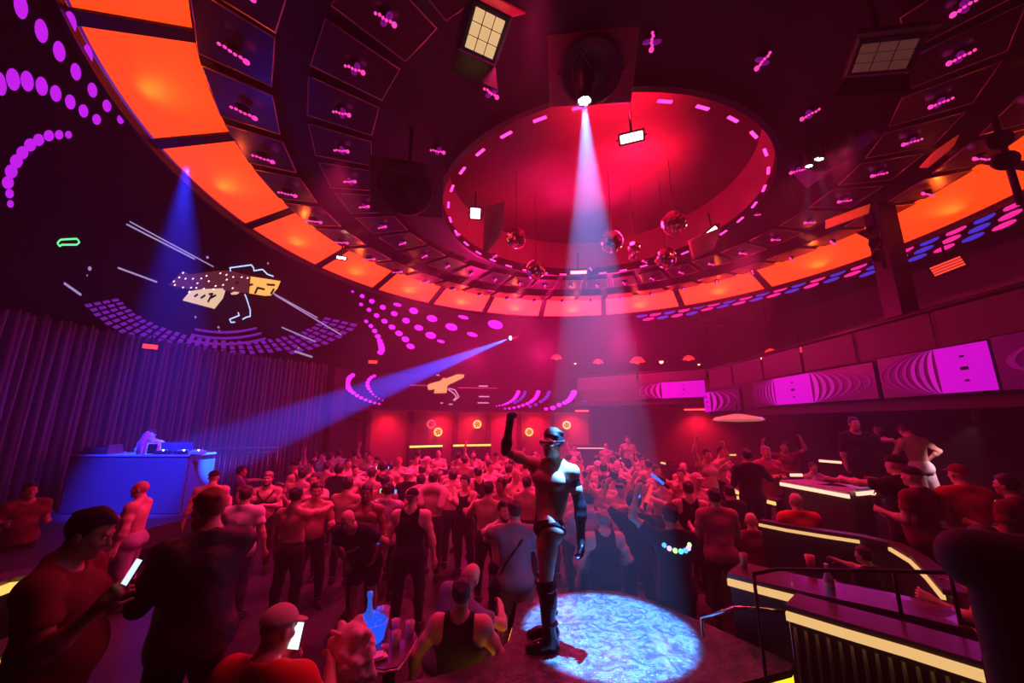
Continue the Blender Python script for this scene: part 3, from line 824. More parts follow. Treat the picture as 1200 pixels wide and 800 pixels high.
# left swirl
U = lambda x, y: (400+x/5.332, 330+y/5.332)
arc_dots(d, [U(70, 584), U(55, 595), U(44, 609), U(38, 626), U(38, 645), U(45, 664), U(57, 680), U(75, 694), U(98, 711), U(124, 725), U(151, 738), U(180, 748), U(208, 757), U(236, 763)], [3.2, 3.4, 3.6, 3.7, 3.7, 3.5, 3.2, 2.9, 2.7, 2.5, 2.4, 2.3, 2, 1.8])
arc_dots(d, [U(205, 588), U(186, 598), U(172, 612), U(164, 630), U(164, 650), U(172, 668), U(184, 686), U(197, 703), U(215, 717), U(235, 730), U(258, 742)], [2.4, 2.5, 2.6, 2.6, 2.6, 2.4, 2, 1.6, 1.3, 1.1, 1])
on(fas, d, 'dot_pattern', M_MAG); on(fas, db, 'dot_pattern', M_BLUELED)
d = MB(); cyl_poly(d, [T(112, 170), T(130, 160), T(200, 140), T(215, 122), T(232, 128), T(325, 92), T(352, 95), T(345, 122), T(250, 168), T(235, 185), T(120, 202)])
cyl_poly(d, [T(155, 222), T(165, 182), T(242, 185), T(235, 220)], .045); on(fas, d, 'gold_emblem', glow('emblem_gold_small', (.8, .5, .16), .75))
d = MB()
for l in [[(245, 195), (285, 225), (300, 245), (278, 268)], [(250, 190), (290, 200), (315, 245), (285, 268)]]:
    for (x0, y0), (x1, y1) in zip(l, l[1:]):
        L = math.hypot(x1-x0, y1-y0); nx, ny = -(y1-y0)/L*3, (x1-x0)/L*3
        cyl_poly(d, [T(x0+nx, y0+ny), T(x1+nx, y1+ny), T(x1-nx, y1-ny), T(x0-nx, y0-ny)])
for x, y, w in [(470, 176, 30), (475, 243, 34), (470, 283, 36), (205, 284, 8), (262, 292, 12), (180, 106, 10)]:
    cyl_poly(d, [T(x-w, y-4), T(x+w, y-3), T(x+w, y+4), T(x-w, y+3)])
on(fas, d, 'trace_pattern', glow('trace_pale', (.6, .45, .75), .8))
d = MB()
for x0, x1, y in [(0, 115, 170), (310, 560, 187)]: cyl_poly(d, [T(x0, y-4), T(x1, y), T(x1, y+5), T(x0, y+2)])
on(fas, d, 'line_pattern', glow('line_pink', (.5, .05, .25), .6))

# red bays below the fascia
M_RED = mat('red_plaster', (.6, .10, .10), .65, bump=.1, bscale=5)
bay_edges = [(437, 470), (502, 530), (536, 570), (574, 606), (610, 644), (650, 690), (805, 830)]
def wall_ang(px, r=14.8):
    p = at_cyl(px, 500, r); return math.degrees(math.atan2(p.y-CY, p.x-CX))
for k, px in enumerate((430, 480, 533, 572, 608, 647, 692, 742)):
    a = wall_ang(px); struct(MB().arcband(14.5, .5, 14.5, 3.9, a-.45, a+.45, 2, .35).build('trim_%d' % (30+k), mat('pilaster', (.12, .03, .05), .5)))
DOWN = []
M_REDLAMP = glow('red_lamp', (1, .03, .04), 9)
for i, (x0, x1) in enumerate(bay_edges):
    a0, a1 = wall_ang(x1), wall_ang(x0)
    lamp = MB().arcband(14.3, 3.30, 14.45, 3.30, a0, a1, 4, .05).build('wall_washer', M_REDLAMP)
    tag(lamp, ['red wall washer over the dark doorway by the stage curtain', 'red wall washer above the two gold sconces', 'second red wall washer of the back bar', 'red wall washer above the middle of the back bar', 'red wall washer behind the raised fist of the masked dancer', 'red wall washer behind the masked dancer', 'lone red wall washer under the short purple LED panel'][i], 'wall light')
    DOWN.append(((a0+a1)/2, 14.1, 3.3))
struct(MB().arcband(14.0, 3.45, 14.9, 3.45, 50, 136, 30, .1).build('ceiling_bar', M_DARK))
# dark doorway by the curtain
a = wall_ang(402); dr = MB().arcband(14.6, .5, 14.6, 2.75, a-2.2, a+2.2, 4, .1).build('door_1', mat('door_dark', (.02, .008, .02), .6)); struct(dr)
MB().arcband(14.55, .5, 14.55, 2.82, a-2.5, a-2.2, 2, .16).arcband(14.55, .5, 14.55, 2.82, a+2.2, a+2.5, 2, .16).arcband(14.55, 2.75, 14.55, 2.9, a-2.5, a+2.5, 4, .16).build('door_frame', M_BLK, dr)

# ------------------------------------------------------------------ balcony on the far side of the dance floor and the straight one on the side
XB = 7.5
M_GLASS = mat('smoked_glass', (.10, .07, .09), .5, trans=.5, spec=.08)
balc = MB().box((9.5, 7.2, 3.0), (4.0, 15.2, .22)); balc.box((XB+.02, 7.2, 3.5), (.14, 15.2, .82))
struct(balc.build('floor_balcony', M_DARK))
bd = MB(); bd.plate([(XB+.05, 14.8, 3.4), (5.4, 16.4, 3.4), (3.0, 18.0, 3.4), (3.0, 21.5, 3.4), (9.5, 20, 3.4), (11.4, 14.8, 3.4)], (0, 0, 1), .2)
struct(bd.build('floor_balcony_back', M_DARK))
M_RAILB = mat('rail_dark', (.02, .015, .02), .35, metal=.5)
g = MB()
for y0 in np.arange(.2, 14.6, 1.6): g.box((XB, y0+.8, 4.27), (.02, 1.5, .66))
gl = g.build('glass_balustrade', M_GLASS); tag(gl, 'smoked glass balustrade standing on the balcony edge above the purple screens', 'balustrade')
MB().tube([(XB, -.2, 4.64), (XB, 14.7, 4.64)], .055, 10).build('handrail', M_RAILB, gl)
gb = MB(); gb.plate([(7.5, 14.85, 4.1), (5.4, 16.4, 4.1), (5.4, 16.4, 4.72), (7.5, 14.85, 4.72)], (.6, .8, 0), .02); gb.plate([(5.35, 16.44, 4.1), (3.05, 18.0, 4.1), (3.05, 18.0, 4.72), (5.35, 16.44, 4.72)], (.6, .8, 0), .02)
gl2 = gb.build('glass_balustrade', M_GLASS); tag(gl2, 'angled glass balustrade of the far balcony under the pendant lamps', 'balustrade')
MB().tube([(7.5, 14.85, 4.76), (5.4, 16.4, 4.76), (3.05, 18.0, 4.76)], .05, 10).build('handrail', M_RAILB, gl2)
# square column with clamped lights in front of the balcony
col = MB().box((7.85, 7.45, 5.15), (.36, .36, 4.1), None, .02).box((7.85, 7.45, 3.2), (.46, .46, .25), None, .02)
struct(col.build('trim_20', M_BLK))
# purple LED panels on the balcony front
def led_panel(pts, label, cuts, rows):
    """pts: two world points (left, right) of the lower edge, z0,z1; cuts: bright span and ring spans along 0..1"""
    (A, B, z0, z1) = pts; A, B = Vector((*A, 0)), Vector((*B, 0)); ax = (B-A); L = ax.length; u = ax/L; n = Vector((u.y, -u.x, 0))
    if n.dot(-A) < 0: n = -n
    root = empty('led_display', (A+B)/2+Vector((0, 0, z0)), label, 'LED screen', 'purple LED panels on the balcony front')
    P = lambda s, z, o=.0: A+u*(s*L)+Vector((0, 0, z0+(z1-z0)*z))+n*o
    b = MB(); b.plate([P(0, 0, .02), P(1, 0, .02), P(1, 1, .02), P(0, 1, .02)], n, .04)
    on(root, b, 'panel', mat('panel_purple', (.03, .005, .035), .4, emit=.05, ecol=(.4, 0, .45), sample=False))
    b = MB(); b.tube([P(0, 0, .05), P(1, 0, .05), P(1, 1, .05), P(0, 1, .05)], .015, 6, True); on(root, b, 'frame', M_BLK)
    s0, s1, e0, e1 = cuts           # bright field, curved ends reach e0 and e1
    mats_ = [glow('led_mag1', (.6, .01, .66), .7), glow('led_mag2', (.5, .01, .55), .5), glow('led_mag3', (.42, .005, .46), .32), glow('led_mag4', (.4, .005, .42), .2)]
    b = MB(); b.plate([P(s0, .02, .066), P(s1, .02, .066), P(s1, .98, .066), P(s0, .98, .066)], n, .004); on(root, b, 'field', glow('led_field', (.58, .004, .72), .8))
    for side, se, ee in ((-1, s0, e0), (1, s1, e1)):
        if abs(ee-se) < .01: continue
        for q in range(1, rows+1):
            f = q/rows; b = MB(); ex = (ee-se)*f; w = abs(ee-se)/rows*(.66-.40*f)
            pr = None
            for k in range(15):
                th = R(-90+180*k/14); xx = se+ex*math.cos(th); zz = .5+.485*math.sin(th)
                xi = se+(ex-side*w)*math.cos(th)
                if pr: b.plate([P(pr[0], pr[2], .066), P(xx, zz, .066), P(xi, zz, .066), P(pr[1], pr[2], .066)], n, .004)
                pr = (xx, xi, zz)
            on(root, b, 'ring', mats_[min(3, int(f*3.9))])
    b = MB()
    for k, zz in enumerate((.25, .5, .75)): b.box(P((s0+s1)/2+.01, zz, .073), (.03, .1 if k == 1 else .05, .03 if k != 1 else .05))
    on(root, b, 'speck_pattern', M_SCREEN)
    return root
ya, yb, yc, yd = at_x(887, 460, XB).y, at_x(1036, 460, XB).y, at_x(1042, 460, XB).y, at_x(1182, 460, XB).y
led_panel(((XB-.06, ya), (XB-.06, yb), 3.13, 3.88), 'purple LED panel with rings at both ends, on the middle of the balcony front', (.25, .58, 0, .98), 7)
led_panel(((XB-.06, yc), (XB-.06, yd), 3.13, 3.92), 'largest purple LED panel, glowing towards the dark silhouette side of the balcony', (.58, 1.0, 0, 1), 7)
led_panel(((XB-.06, yd-.04), (XB-.06, 3.4), 3.13, 3.95), 'dark LED panel with faint purple rings at the frame edge of the balcony', (.90, .97, 0.05, 1), 5)
ye, yf = at_x(829, 470, XB).y, at_x(872, 470, XB).y
led_panel(((XB-.06, ye), (XB-.06, yf), 3.05, 3.80), 'narrow purple LED panel with half rings beside the step of the balcony', (0.0, .2, 0, .95), 4)
led_panel(((5.35, 16.36), (7.42, 14.78), 3.62, 4.28), 'short bright magenta LED panel on the angled far balcony', (.38, 1.0, .02, 1.0), 4)
# wall behind balcony seats: vague lit band
struct(MB().box((11.3, 7, 4.5), (.3, 15, 2.6)).build('wall_balcony', mat('balc_wall', (.04, .022, .03), .6, vary=.5, vscale=1.5)))

# ------------------------------------------------------------------ stage curtain (deep vertical pleats) and stage front
cv = MB(); N = 520; vs = []; fs = []
for i in range(N+1):
    a = 139+(200-139)*i/N
    rr = 12.75+.09*math.sin(i*1.05)+.05*math.sin(i*.37+1)+.03*math.sin(i*2.3)
    for z in (.7, 1.6, 2.6, 3.6, 4.5, 5.4):
        rz = rr+.02*math.sin(i*.5+z*2)
        vs.append((CX+rz*math.cos(R(a)), CY+rz*math.sin(R(a)), min(z, zcone(rz)-.02)))
for i in range(N):
    for k in range(5):
        b = 6*i+k; fs.append((b, b+6, b+7, b+1))
cv.add(vs, fs, True)
cur = cv.build('stage_curtain', mat('curtain_velvet', (.12, .11, .17), .8, sheen=.3, bump=.1, bscale=60)); sm = cur.modifiers.new('t', 'SOLIDIFY'); sm.thickness = .02
tag(cur, 'tall pleated curtain hanging behind the stage and its mixing desk', 'curtain')
struct(MB().arcband(12.3, 0, 12.3, 4.9, 136.4, 138.6, 3, .5).build('trim_21', M_DARK))
# ------------------------------------------------------------------ lamps, speakers and mirror balls hung from the ceiling
LIGHTS = []
def spot(loc, to, energy, col, half, blend=.3, size=.05):
    L = bpy.data.lights.new('beam', 'SPOT'); L.energy = energy; L.color = col; L.spot_size = R(2*half); L.spot_blend = blend; L.shadow_soft_size = size
    o = bpy.data.objects.new('beam', L); COL.objects.link(o); o.location = loc
    o.rotation_euler = aim(Vector(loc)-Vector(to)).to_euler(); return o
def point(loc, energy, col, size=.1):
    L = bpy.data.lights.new('lamp', 'POINT'); L.energy = energy; L.color = col; L.shadow_soft_size = size
    o = bpy.data.objects.new('lamp', L); COL.objects.link(o); o.location = loc; return o
def area(loc, to, energy, col, sx, sy=None):
    L = bpy.data.lights.new('wash', 'AREA'); L.energy = energy; L.color = col; L.shape = 'RECTANGLE'; L.size = sx; L.size_y = sy or sx
    o = bpy.data.objects.new('wash', L); COL.objects.link(o); o.location = loc
    o.rotation_euler = aim(Vector(loc)-Vector(to)).to_euler(); return o

M_HOT = glow('strobe_face', (1, .55, .45), 14)
M_HOTR = glow('strobe_red', (1, .04, .025), 2.0)
M_BODY = mat('lamp_housing', (.03, .025, .03), .45, metal=.3)
def strobe(p, w, h, label, to, face=M_HOT, roll=0, hang=None):
    root = empty('strobe_light', p, label, 'stage light', 'red strobe lights')
    Mx = aim(Vector(to)-p) @ Matrix.Rotation(roll, 3, 'Z')
    b = MB().box(Mx @ Vector((0, 0, -.07)), (w+.07, h+.07, .14), Mx, .015); b.build('housing', M_BODY, root)
    fb = MB()
    if 'slatted' in label:
        for k in range(4): fb.box(Mx @ Vector((0, (k-1.5)*h/4, .006)), (w, h/4-.018, .02), Mx, .003)
    else: fb.box(Mx @ Vector((0, 0, .006)), (w, h, .02), Mx, .004)
    fb.build('lamp_face', face, root)
    y = MB(); y.tube([Mx @ Vector((-(w/2+.06), 0, -.06)), Mx @ Vector((-(w/2+.06), 0, -.2)), Mx @ Vector((0, 0, -.26)), Mx @ Vector((w/2+.06, 0, -.2)), Mx @ Vector((w/2+.06, 0, -.06))], .015, 6)
    if hang: y.tube([Mx @ Vector((0, 0, -.25)), (0, 0, hang-p.z)], .02, 6)
    y.build('bracket', M_BLK, root); return root
pA = at_z(740, 161, 7.15); pB = at_z(557, 250, 7.0); pC = at_z(833, 272, 7.0); pD = at_z(678, 319, 6.9)
strobe(pA, .34, .12, 'brightest red strobe light glowing under the red dome beside the white beam', CAM, hang=8.3)
strobe(pB, .20, .20, 'square red strobe light on the dome rim in front of a lit cloth sail', CAM, hang=7.5)
strobe(pC, .30, .10, 'slanting red strobe light on the dome rim above the mirror balls', (1, 3, 2), roll=.5, hang=7.5)
strobe(pD, .46, .09, 'flat red strobe light seen through the white beam', (pD.x*.6, 0, 3), face=glow('strobe_pink', (1, .12, .12), 7), hang=7.5)
small = [((400, 302), 7.0, .22, .06, 'small white-hot strobe at the lip of the glowing ring over the dot trail', M_HOT),
         ((1110, 312), 6.3, .42, .20, 'red slatted strobe light hung over the side balcony', M_HOTR),
         ((176, 406), 4.6, .30, .12, 'small red strobe light under the violet fan of the screen', M_HOTR),
         ((696, 395), 5.6, .42, .2, 'red strobe light at the foot of the white beam by the far balcony', M_HOTR),
         ((437, 424), 5.0, .34, .13, 'small red strobe light under the magenta dot trail', M_HOTR),
         ((740, 474), 0, 0, 0, '', None)][:5]
for (px, py), z, w, h, lb, m in small:
    p = at_z(px, py, z) if z > 5.9 else at_cyl(px, py, 11.9 if px < 300 else 11.2)
    if (px, py) == (1110, 312): p = at_x(px, py, 8.3)
    strobe(p, w, h, lb, CAM, m, roll=.25 if px > 900 else 0, hang=p.z+.5)
# cloth sails by the strobes, lit from inside by them
M_SAIL = mat('sail_cloth', (.55, .35, .35), .8, bump=.1, bscale=10)
def sail(pts, label, n=(0, -1, .2), m=M_SAIL):
    o = pts[0]; mb = MB(); P = [Vector(p)-o for p in pts]; c = sum(P, Vector())/len(P)
    # bellied cloth: fan from a pushed-out centre
    k = Vector(n)*.12; nn = len(P); vs = P+[c+k]; fs = [(i, (i+1) % nn, nn) for i in range(nn)]
    mb.add(vs, fs, True); s = mb.build('cloth_sail', m, None, o); tag(s, label, 'cloth sail')
    md = s.modifiers.new('s', 'SUBSURF'); md.levels = md.render_levels = 2; md.subdivision_type = 'SIMPLE'
    md = s.modifiers.new('t', 'SOLIDIFY'); md.thickness = .01; return s
sail([at_y(568, 243, 6.6), at_y(592, 236, 6.4), at_y(588, 275, 6.5), at_y(566, 302, 6.6)], 'kite-shaped cloth sail glowing red beside the square strobe')
sail([at_y(806, 282, 7.2), at_y(846, 266, 6.9), at_y(836, 292, 7.0), at_y(812, 305, 7.2)], 'small cloth sail hanging under the slanting strobe')

# mirror balls
M_MIR = mat('mirror_tile', (.75, .68, .66), .06, metal=1)
ballspec = [((605, 279), 12, 7.6), ((628, 316), 11.5, 8.6), ((717, 283), 12.5, 7.7), ((743, 290), 7.5, 8.2), ((790, 261), 13, 7.2), ((780, 302), 11.5, 8.0), ((741, 300), 5, 8.8)]
bl = ['mirror ball nearest the square strobe, hung in the dome', 'lowest mirror ball on the strobe side of the white beam', 'mirror ball grazed by the edge of the white beam', 'small golden mirror ball between two larger ones', 'mirror ball hung highest in the row, below the brightest strobe', 'mirror ball below and beside the highest one', 'smallest mirror ball under the golden one']
ball = None
for ((px, py), rp, Y), lb in zip(ballspec, bl):
    p = at_y(px, py, Y); r = rp*(p-CAM).length/460
    if ball is None:
        ball = empty('mirror_ball', p, lb, 'mirror ball', 'mirror balls in the dome')
        b = MB(); b.lathe([(max(1e-5, math.sin(PI*i/16)), -math.cos(PI*i/16)) for i in range(17)], 28, None, (0, 0, 0), False)
        rj = random.Random(2); b.v = [tuple(c*(1+rj.uniform(-.02, .02)) for c in v) for v in b.v]
        o = b.build('mirror_tiles', M_MIR, ball)
        MB().lathe([(.16, .96), (.16, 1.08), (.05, 1.12), (.05, 1.2)], 12).build('motor_cap', M_BLK, ball)
        MB().tube([(0, 0, 1.15), (0, 0, 8)], .025, 6).build('cord', M_BLK, ball)
        q = ball
    else: q = copy_tree(ball)
    q.location = p; q.scale = (r, r, r); q['label'] = lb; q.rotation_euler.z = px*.37
    for ch in q.children:
        if ch.name.startswith('cord'): ch.scale.z = (8.2-p.z)/(8*r)

# round speakers hung in front of square boards, with beam lamps clustered below
def hung_speaker(c, rad, label, mboard, beam_dirs, roll=0.0, board=True):
    root = empty('hanging_speaker', c, label, 'speaker', 'round speakers hung from the ceiling')
    Mx = aim((CAM+Vector((0, 1.2, 0)))-c) @ Matrix.Rotation(roll, 3, 'Z')
    b = MB(); w = rad*1.4
    b.box(Mx @ Vector((0, 0, -.13)), (2*w, 1.45*w, .03), Mx, .008); b.build('backing_board', mboard, root)
    MB().lathe([(rad*.75, -.13), (rad*.97, -.11), (rad, -.05), (rad*.94, .03), (rad*.86, .03), (rad*.8, -.03), (rad*.3, -.08), (rad*.25, -.02), (.01, 0)], 36, Mx).build('drum', M_BODY, root)
    MB().tube([Mx @ Vector((-rad*1.02, 0, -.1)), Mx @ Vector((-rad*1.1, 0, -.18)), Mx @ Vector((rad*1.1, 0, -.18)), Mx @ Vector((rad*1.02, 0, -.1))], .03, 8).tube([(0, 0, .1), (0, 0, 7.6-c.z)], .035, 8).build('yoke', M_BLK, root)
    return root
M_BRED = mat('board_red', (.7, .08, .1), .6); M_BPUR = mat('board_violet', (.35, .06, .5), .5)
cS = at_y(692, 84, 4.15); hung_speaker(cS, .40, 'round dark speaker on a red board right above the white beam lamp', M_BRED, None, -.18)
cS2 = at_y(478, 222, 5.6); hung_speaker(cS2, .42, 'round dark speaker hung beside the dome, with lilac board corner', mat('board_dim', (.2, .04, .12), .6), None, .1)
cS3 = at_y(966, 172, 6.0); hung_speaker(cS3, .42, 'round dark speaker with a violet board corner over two thin beams', M_BPUR, None, .35)

def beam_lamp(p, to, r, label, face):
    root = empty('beam_lamp', p, label, 'stage light')
    Mx = aim(Vector(to)-p)
    MB().lathe([(r*.6, -.42), (r*1.15, -.36), (r*1.25, -.1), (r*1.15, .0), (r*.98, 0), (r*.98, -.02)], 20, Mx).build('head', M_BODY, root)
    b = MB()
    for i in range(7):
        a = i*PI/3; q = (0, 0) if i == 6 else (.62*r*math.cos(a), .62*r*math.sin(a))
        b.sphere(Mx @ Vector((q[0], q[1], -.012)), r*.27, 8, 6)
    b.build('lens', face, root)
    MB().tube([Mx @ Vector((r*1.3, 0, -.2)), Mx @ Vector((r*1.5, 0, -.4)), Mx @ Vector((0, 0, -.62)), Mx @ Vector((-r*1.5, 0, -.4)), Mx @ Vector((-r*1.3, 0, -.2))], .02, 6).build('yoke', M_BLK, root)
    return root
BEAM = at_y(685, 119, 3.55); POOL = at_z(712, 738, .82)
beam_lamp(BEAM, POOL, .075, 'beam lamp pouring the white-blue shaft onto the dancer platform', glow('lens_white', (.7, .9, 1), 25))
spot(BEAM+(POOL-BEAM).normalized()*.06, POOL, 36000, (.05, .29, 1), 8.6, .22, .03)
BLUE = at_y(598, 396, 15.6); BT = at_y(300, 512, 10.6)
beam_lamp(BLUE, BT, .09, 'far beam lamp throwing the long blue ray towards the stage', glow('lens_blue', (.4, .6, 1), 30))
spot(BLUE+(BT-BLUE).normalized()*.1, BT, 420000, (.0, .05, 1), 4.2, .4, .03)
# two thin lavender beams under the third speaker
for k, (px, py, tx, ty) in enumerate([(948, 195, 944, 300), (958, 186, 982, 300), (961, 187, 962, 300)]):
    p = at_y(px, py, 5.9); t = at_y(tx, ty, 6.1)
    beam_lamp(p, t, .06, ['lower of the three small lavender beam lamps', 'small lavender beam lamp tilted towards the balcony', 'upper middle of the three small lavender beam lamps'][k], glow('lens_lav', (.7, .85, 1), 6))
    if k < 2: spot(p+(t-p).normalized()*.06, t, 700, (.30, .36, 1), 5.5, .4, .03)

# flood lamps with gridded glass at the top of the view
def flood(p, to, w, h, label, face, hood, roll):
    root = empty('flood_lamp', p, label, 'stage light', 'gridded flood lamps')
    Mx = aim(Vector(to)-p) @ Matrix.Rotation(roll, 3, 'Z')
    T = lambda x, y, z: Mx @ Vector((x, y, z))
    b = MB(); b.box(T(0, 0, -.16), (w+.12, h+.12, .3), Mx, .03); b.build('housing', M_BODY, root)
    f = MB()
    for i in range(3):
        for j in range(3): f.box(T((i-1)*w/3, (j-1)*h/3, .0), (w/3-.012, h/3-.012, .03), Mx, .006)
    f.build('lamp_grid', face, root)
    for s, nm in ((1, 'barn_door'), (-1, 'barn_door')):
        d = MB(); d.plate([T(-w/2-.05, s*(h/2+.05), 0), T(w/2+.05, s*(h/2+.05), 0), T(w/2+.1, s*(h/2+.16), .2), T(-w/2-.1, s*(h/2+.16), .2)], Mx @ Vector((0, s, 0)), .012); d.build(nm, hood if s > 0 else M_BODY, root)
    MB().tube([(0, 0, 0), (0, 0, max(.3, 7.6-p.z))], .03, 6).build('hanger', M_BLK, root)
    return root
flood(at_z(568, 40, 6.3), CAM+Vector((.2, 1.6, 0)), .30, .34, 'warm lit flood lamp with gridded glass and a red barn door', glow('lamp_warm', (1, .62, .28), .75), mat('barn_red_glow', (.6, .02, .04), .5, emit=.5, ecol=(.6, .0, .03)), -.12)  # red glow on the barn door is put in as emission
flood(at_z(1036, 66, 6.6), CAM+Vector((2, 2.0, 0)), .48, .28, 'unlit-looking flood lamp with dull rusty glass near the balcony', mat('lamp_dull', (.3, .12, .1), .3, emit=.06, ecol=(1, .35, .25)), M_BODY, -.6)

# clusters of spot lamps clamped to posts on the balcony side
def cluster(p, n, label, sc):
    root = empty('spot_cluster', p, label, 'stage light')
    MB().tube([(0, 0, -.5*sc), (0, 0, .7*sc)], .035*sc, 8).build('post', M_BLK, root)
    for k in range(n):
        z = (.3-.28*k)*sc; Mx = aim((-.6, -.6, -.45)); c = Vector((-.16*sc, -.08*sc, z))
        MB().lathe([(.05*sc, -.14*sc), (.1*sc, -.1*sc), (.11*sc, .1*sc), (.09*sc, .1*sc), (.08*sc, .06*sc)], 14, Mx, c).tube([(0, 0, z), c+Vector((0, 0, .02))], .02*sc, 6).build('spot_can', M_BODY, root)
    return root
cluster(at_x(1031, 287, 7.0), 3, 'three black spot cans clamped to the balcony column', .95)
cluster(at_x(1183, 195, 6.6), 2, 'two black spot cans hung before the brightest end of the glowing ring', 1.1)
sail([at_x(968, 258, 6.2), at_x(1020, 239, 6.3), at_x(1018, 250, 6.3), at_x(968, 268, 6.2)], 'small orange cloth flag with a put-in glow beside the balcony column', (-1, -.4, 0), mat('flag_orange_glow', (.9, .15, .04), .7, emit=.35, ecol=(1, .08, .02)))  # the cloth emits a little so that it looks lit
sail([at_x(1078, 196, 5.6), at_x(1124, 158, 5.5), at_x(1118, 171, 5.5), at_x(1088, 196, 5.6)], 'narrow red cloth flag under the ceiling panels of the balcony side', (-1, -.4, 0), mat('flag_red_glow', (.8, .06, .05), .7, emit=.25, ecol=(1, .05, .03)))  # light on this cloth is emission in its material

# pendant lamps and red domes over the far balcony and bar
M_WARM = glow('bulb_warm', (1, .55, .25), 4)
M_REDG = glow('shade_red', (1, .02, .03), 1.6)
def pendant(p, r, label, shade, bulb, top):
    root = empty('pendant_lamp', p, label, 'pendant lamp')
    MB().lathe([(r*.15, r*.7), (r*.6, r*.5), (r, 0), (r*.92, 0), (r*.5, r*.42), (.01, r*.5)], 18).build('lamp_shade', shade, root)
    MB().sphere((0, 0, .05*r), r*.3, 10, 8).build('bulb', bulb, root)
    MB().tube([(0, 0, r*.6), (0, 0, top-p.z)], .012, 6).build('cord', M_BLK, root)
for (px, py, r, lb, sh, bu) in [(747, 424, .34, 'red pendant shade furthest along the far balcony beside the white beam', M_REDG, M_HOTR), (807, 421, .26, 'red pendant shade above the short magenta panel', M_REDG, M_HOTR), (775, 424, .30, 'warm ring-lit pendant lamp between two red ones', M_BLK, M_WARM),
                         (819, 427, .16, 'slim warm pendant lamp in the middle of the far balcony', M_BLK, M_WARM), (890, 420, .22, 'small orange pendant over the end of the side balcony', M_REDG, M_WARM), (903, 413, .2, 'small red pendant over the end of the side balcony', M_REDG, M_HOTR),
                         (937, 411, .30, 'red glowing pendant behind the glass balustrade', M_REDG, M_REDG), (652, 420, .26, 'red pendant shade seen within the lower white beam', M_REDG, M_HOTR), (701, 425, .24, 'red pendant shade at the dim side of the white beam', M_REDG, M_HOTR), (674, 426, .14, 'small warm pendant bulb inside the white beam', M_BLK, M_WARM)]:
    p = at_y(px, py, 16.8 if px < 850 else 13.5); pendant(p, r, lb, sh, bu, 6.9)
# ring-shaped gold sconces on the bar wall
for (px, py, r, lb) in [(513, 506, .19, 'gold ring sconce lowest on the bar wall above the broken light bar'), (559, 497, .19, 'gold ring sconce over the long gold light bar'), (620, 506, .19, 'gold ring sconce beside the raised fist of the masked dancer'), (664, 498, .19, 'gold ring sconce just behind the masked dancer\'s head'), (505, 497, .2, 'dim pink ring sconce beside the lowest gold one')]:
    p = at_cyl(px, py, 14.6); root = empty('ring_sconce', p, lb, 'wall light'); n = Vector((CX-p.x, CY-p.y, 0)).normalized(); Mx = aim(n)
    dim = 'dim' in lb
    mg = glow('sconce_dim', (.9, .12, .25), .8) if dim else glow('sconce_gold', (1, .45, .12), 2.2)
    ring = [Mx @ Vector((r*math.cos(t), r*math.sin(t), .08)) for t in [2*PI*i/20 for i in range(20)]]
    MB().tube(ring, r*.2, 8, True).build('ring', mg, root)
    b = MB()
    for i in range(5): b.tube([Mx @ Vector((r*math.cos(2*PI*i/5), r*math.sin(2*PI*i/5), .07)), Mx @ Vector((0, 0, .04))], r*.08, 6)
    b.build('spokes', mg, root); MB().lathe([(r*.35, -.12), (r*.35, .05), (r*.1, .1)], 14, Mx).build('hub', mat('brass', (.6, .35, .12), .3, metal=1), root)
# blue exit-like glyph light and other small far lights
p = at_cyl(627, 423, 12.2); root = empty('blue_sign', p, 'tiny blue lit sign of two strokes high on the far wall', 'sign'); n = (CAM-p); n.z = 0; Mx = aim(n)
W = lambda x, y: Mx @ Vector((x*.05, y*.05, 0))
b = MB().box((0, .03, 0), (.52, .03, .42)); b.build('board', M_SCREEN, root)
b = MB()
for l in [[(-4, -2), (-2, -2.6), (-.6, -1.4), (-.6, 2.6)], [(.8, -2.6), (.8, 2.2), (2.6, 2.2), (2.6, -2.6)]]: b.tube([W(*q)+Mx @ Vector((0, 0, .03)) for q in l], .03, 6)
b.build('strokes', glow('sign_blue', (.02, .25, 1), 2.5), root)
p = at_cyl(626, 408, 12.2); o = MB().lathe([(.05, -.06), (.13, 0), (.12, .05), (.01, .08)], 14, aim(CAM-p)).build('blue_lamp', glow('sign_blue', (.02, .25, 1), 2.5), None, p); tag(o, 'small round blue lamp above the blue sign', 'stage light')
# ceiling lamp dish under the balcony
p = at_y(865, 492, 10.5); root = empty('dish_lamp', p, 'wide shallow dish lamp under the balcony by the narrow purple panel', 'ceiling lamp')
MB().lathe([(.1, .16), (.55, .07), (.62, .0), (.5, -.03), (.01, -.05)], 28).build('dish', mat('dish_glass', (.6, .35, .3), .3, emit=.35, ecol=(1, .3, .22)), root)
MB().tube([(0, 0, .1), (0, 0, .6)], .02, 6).build('hanger', M_BLK, root)
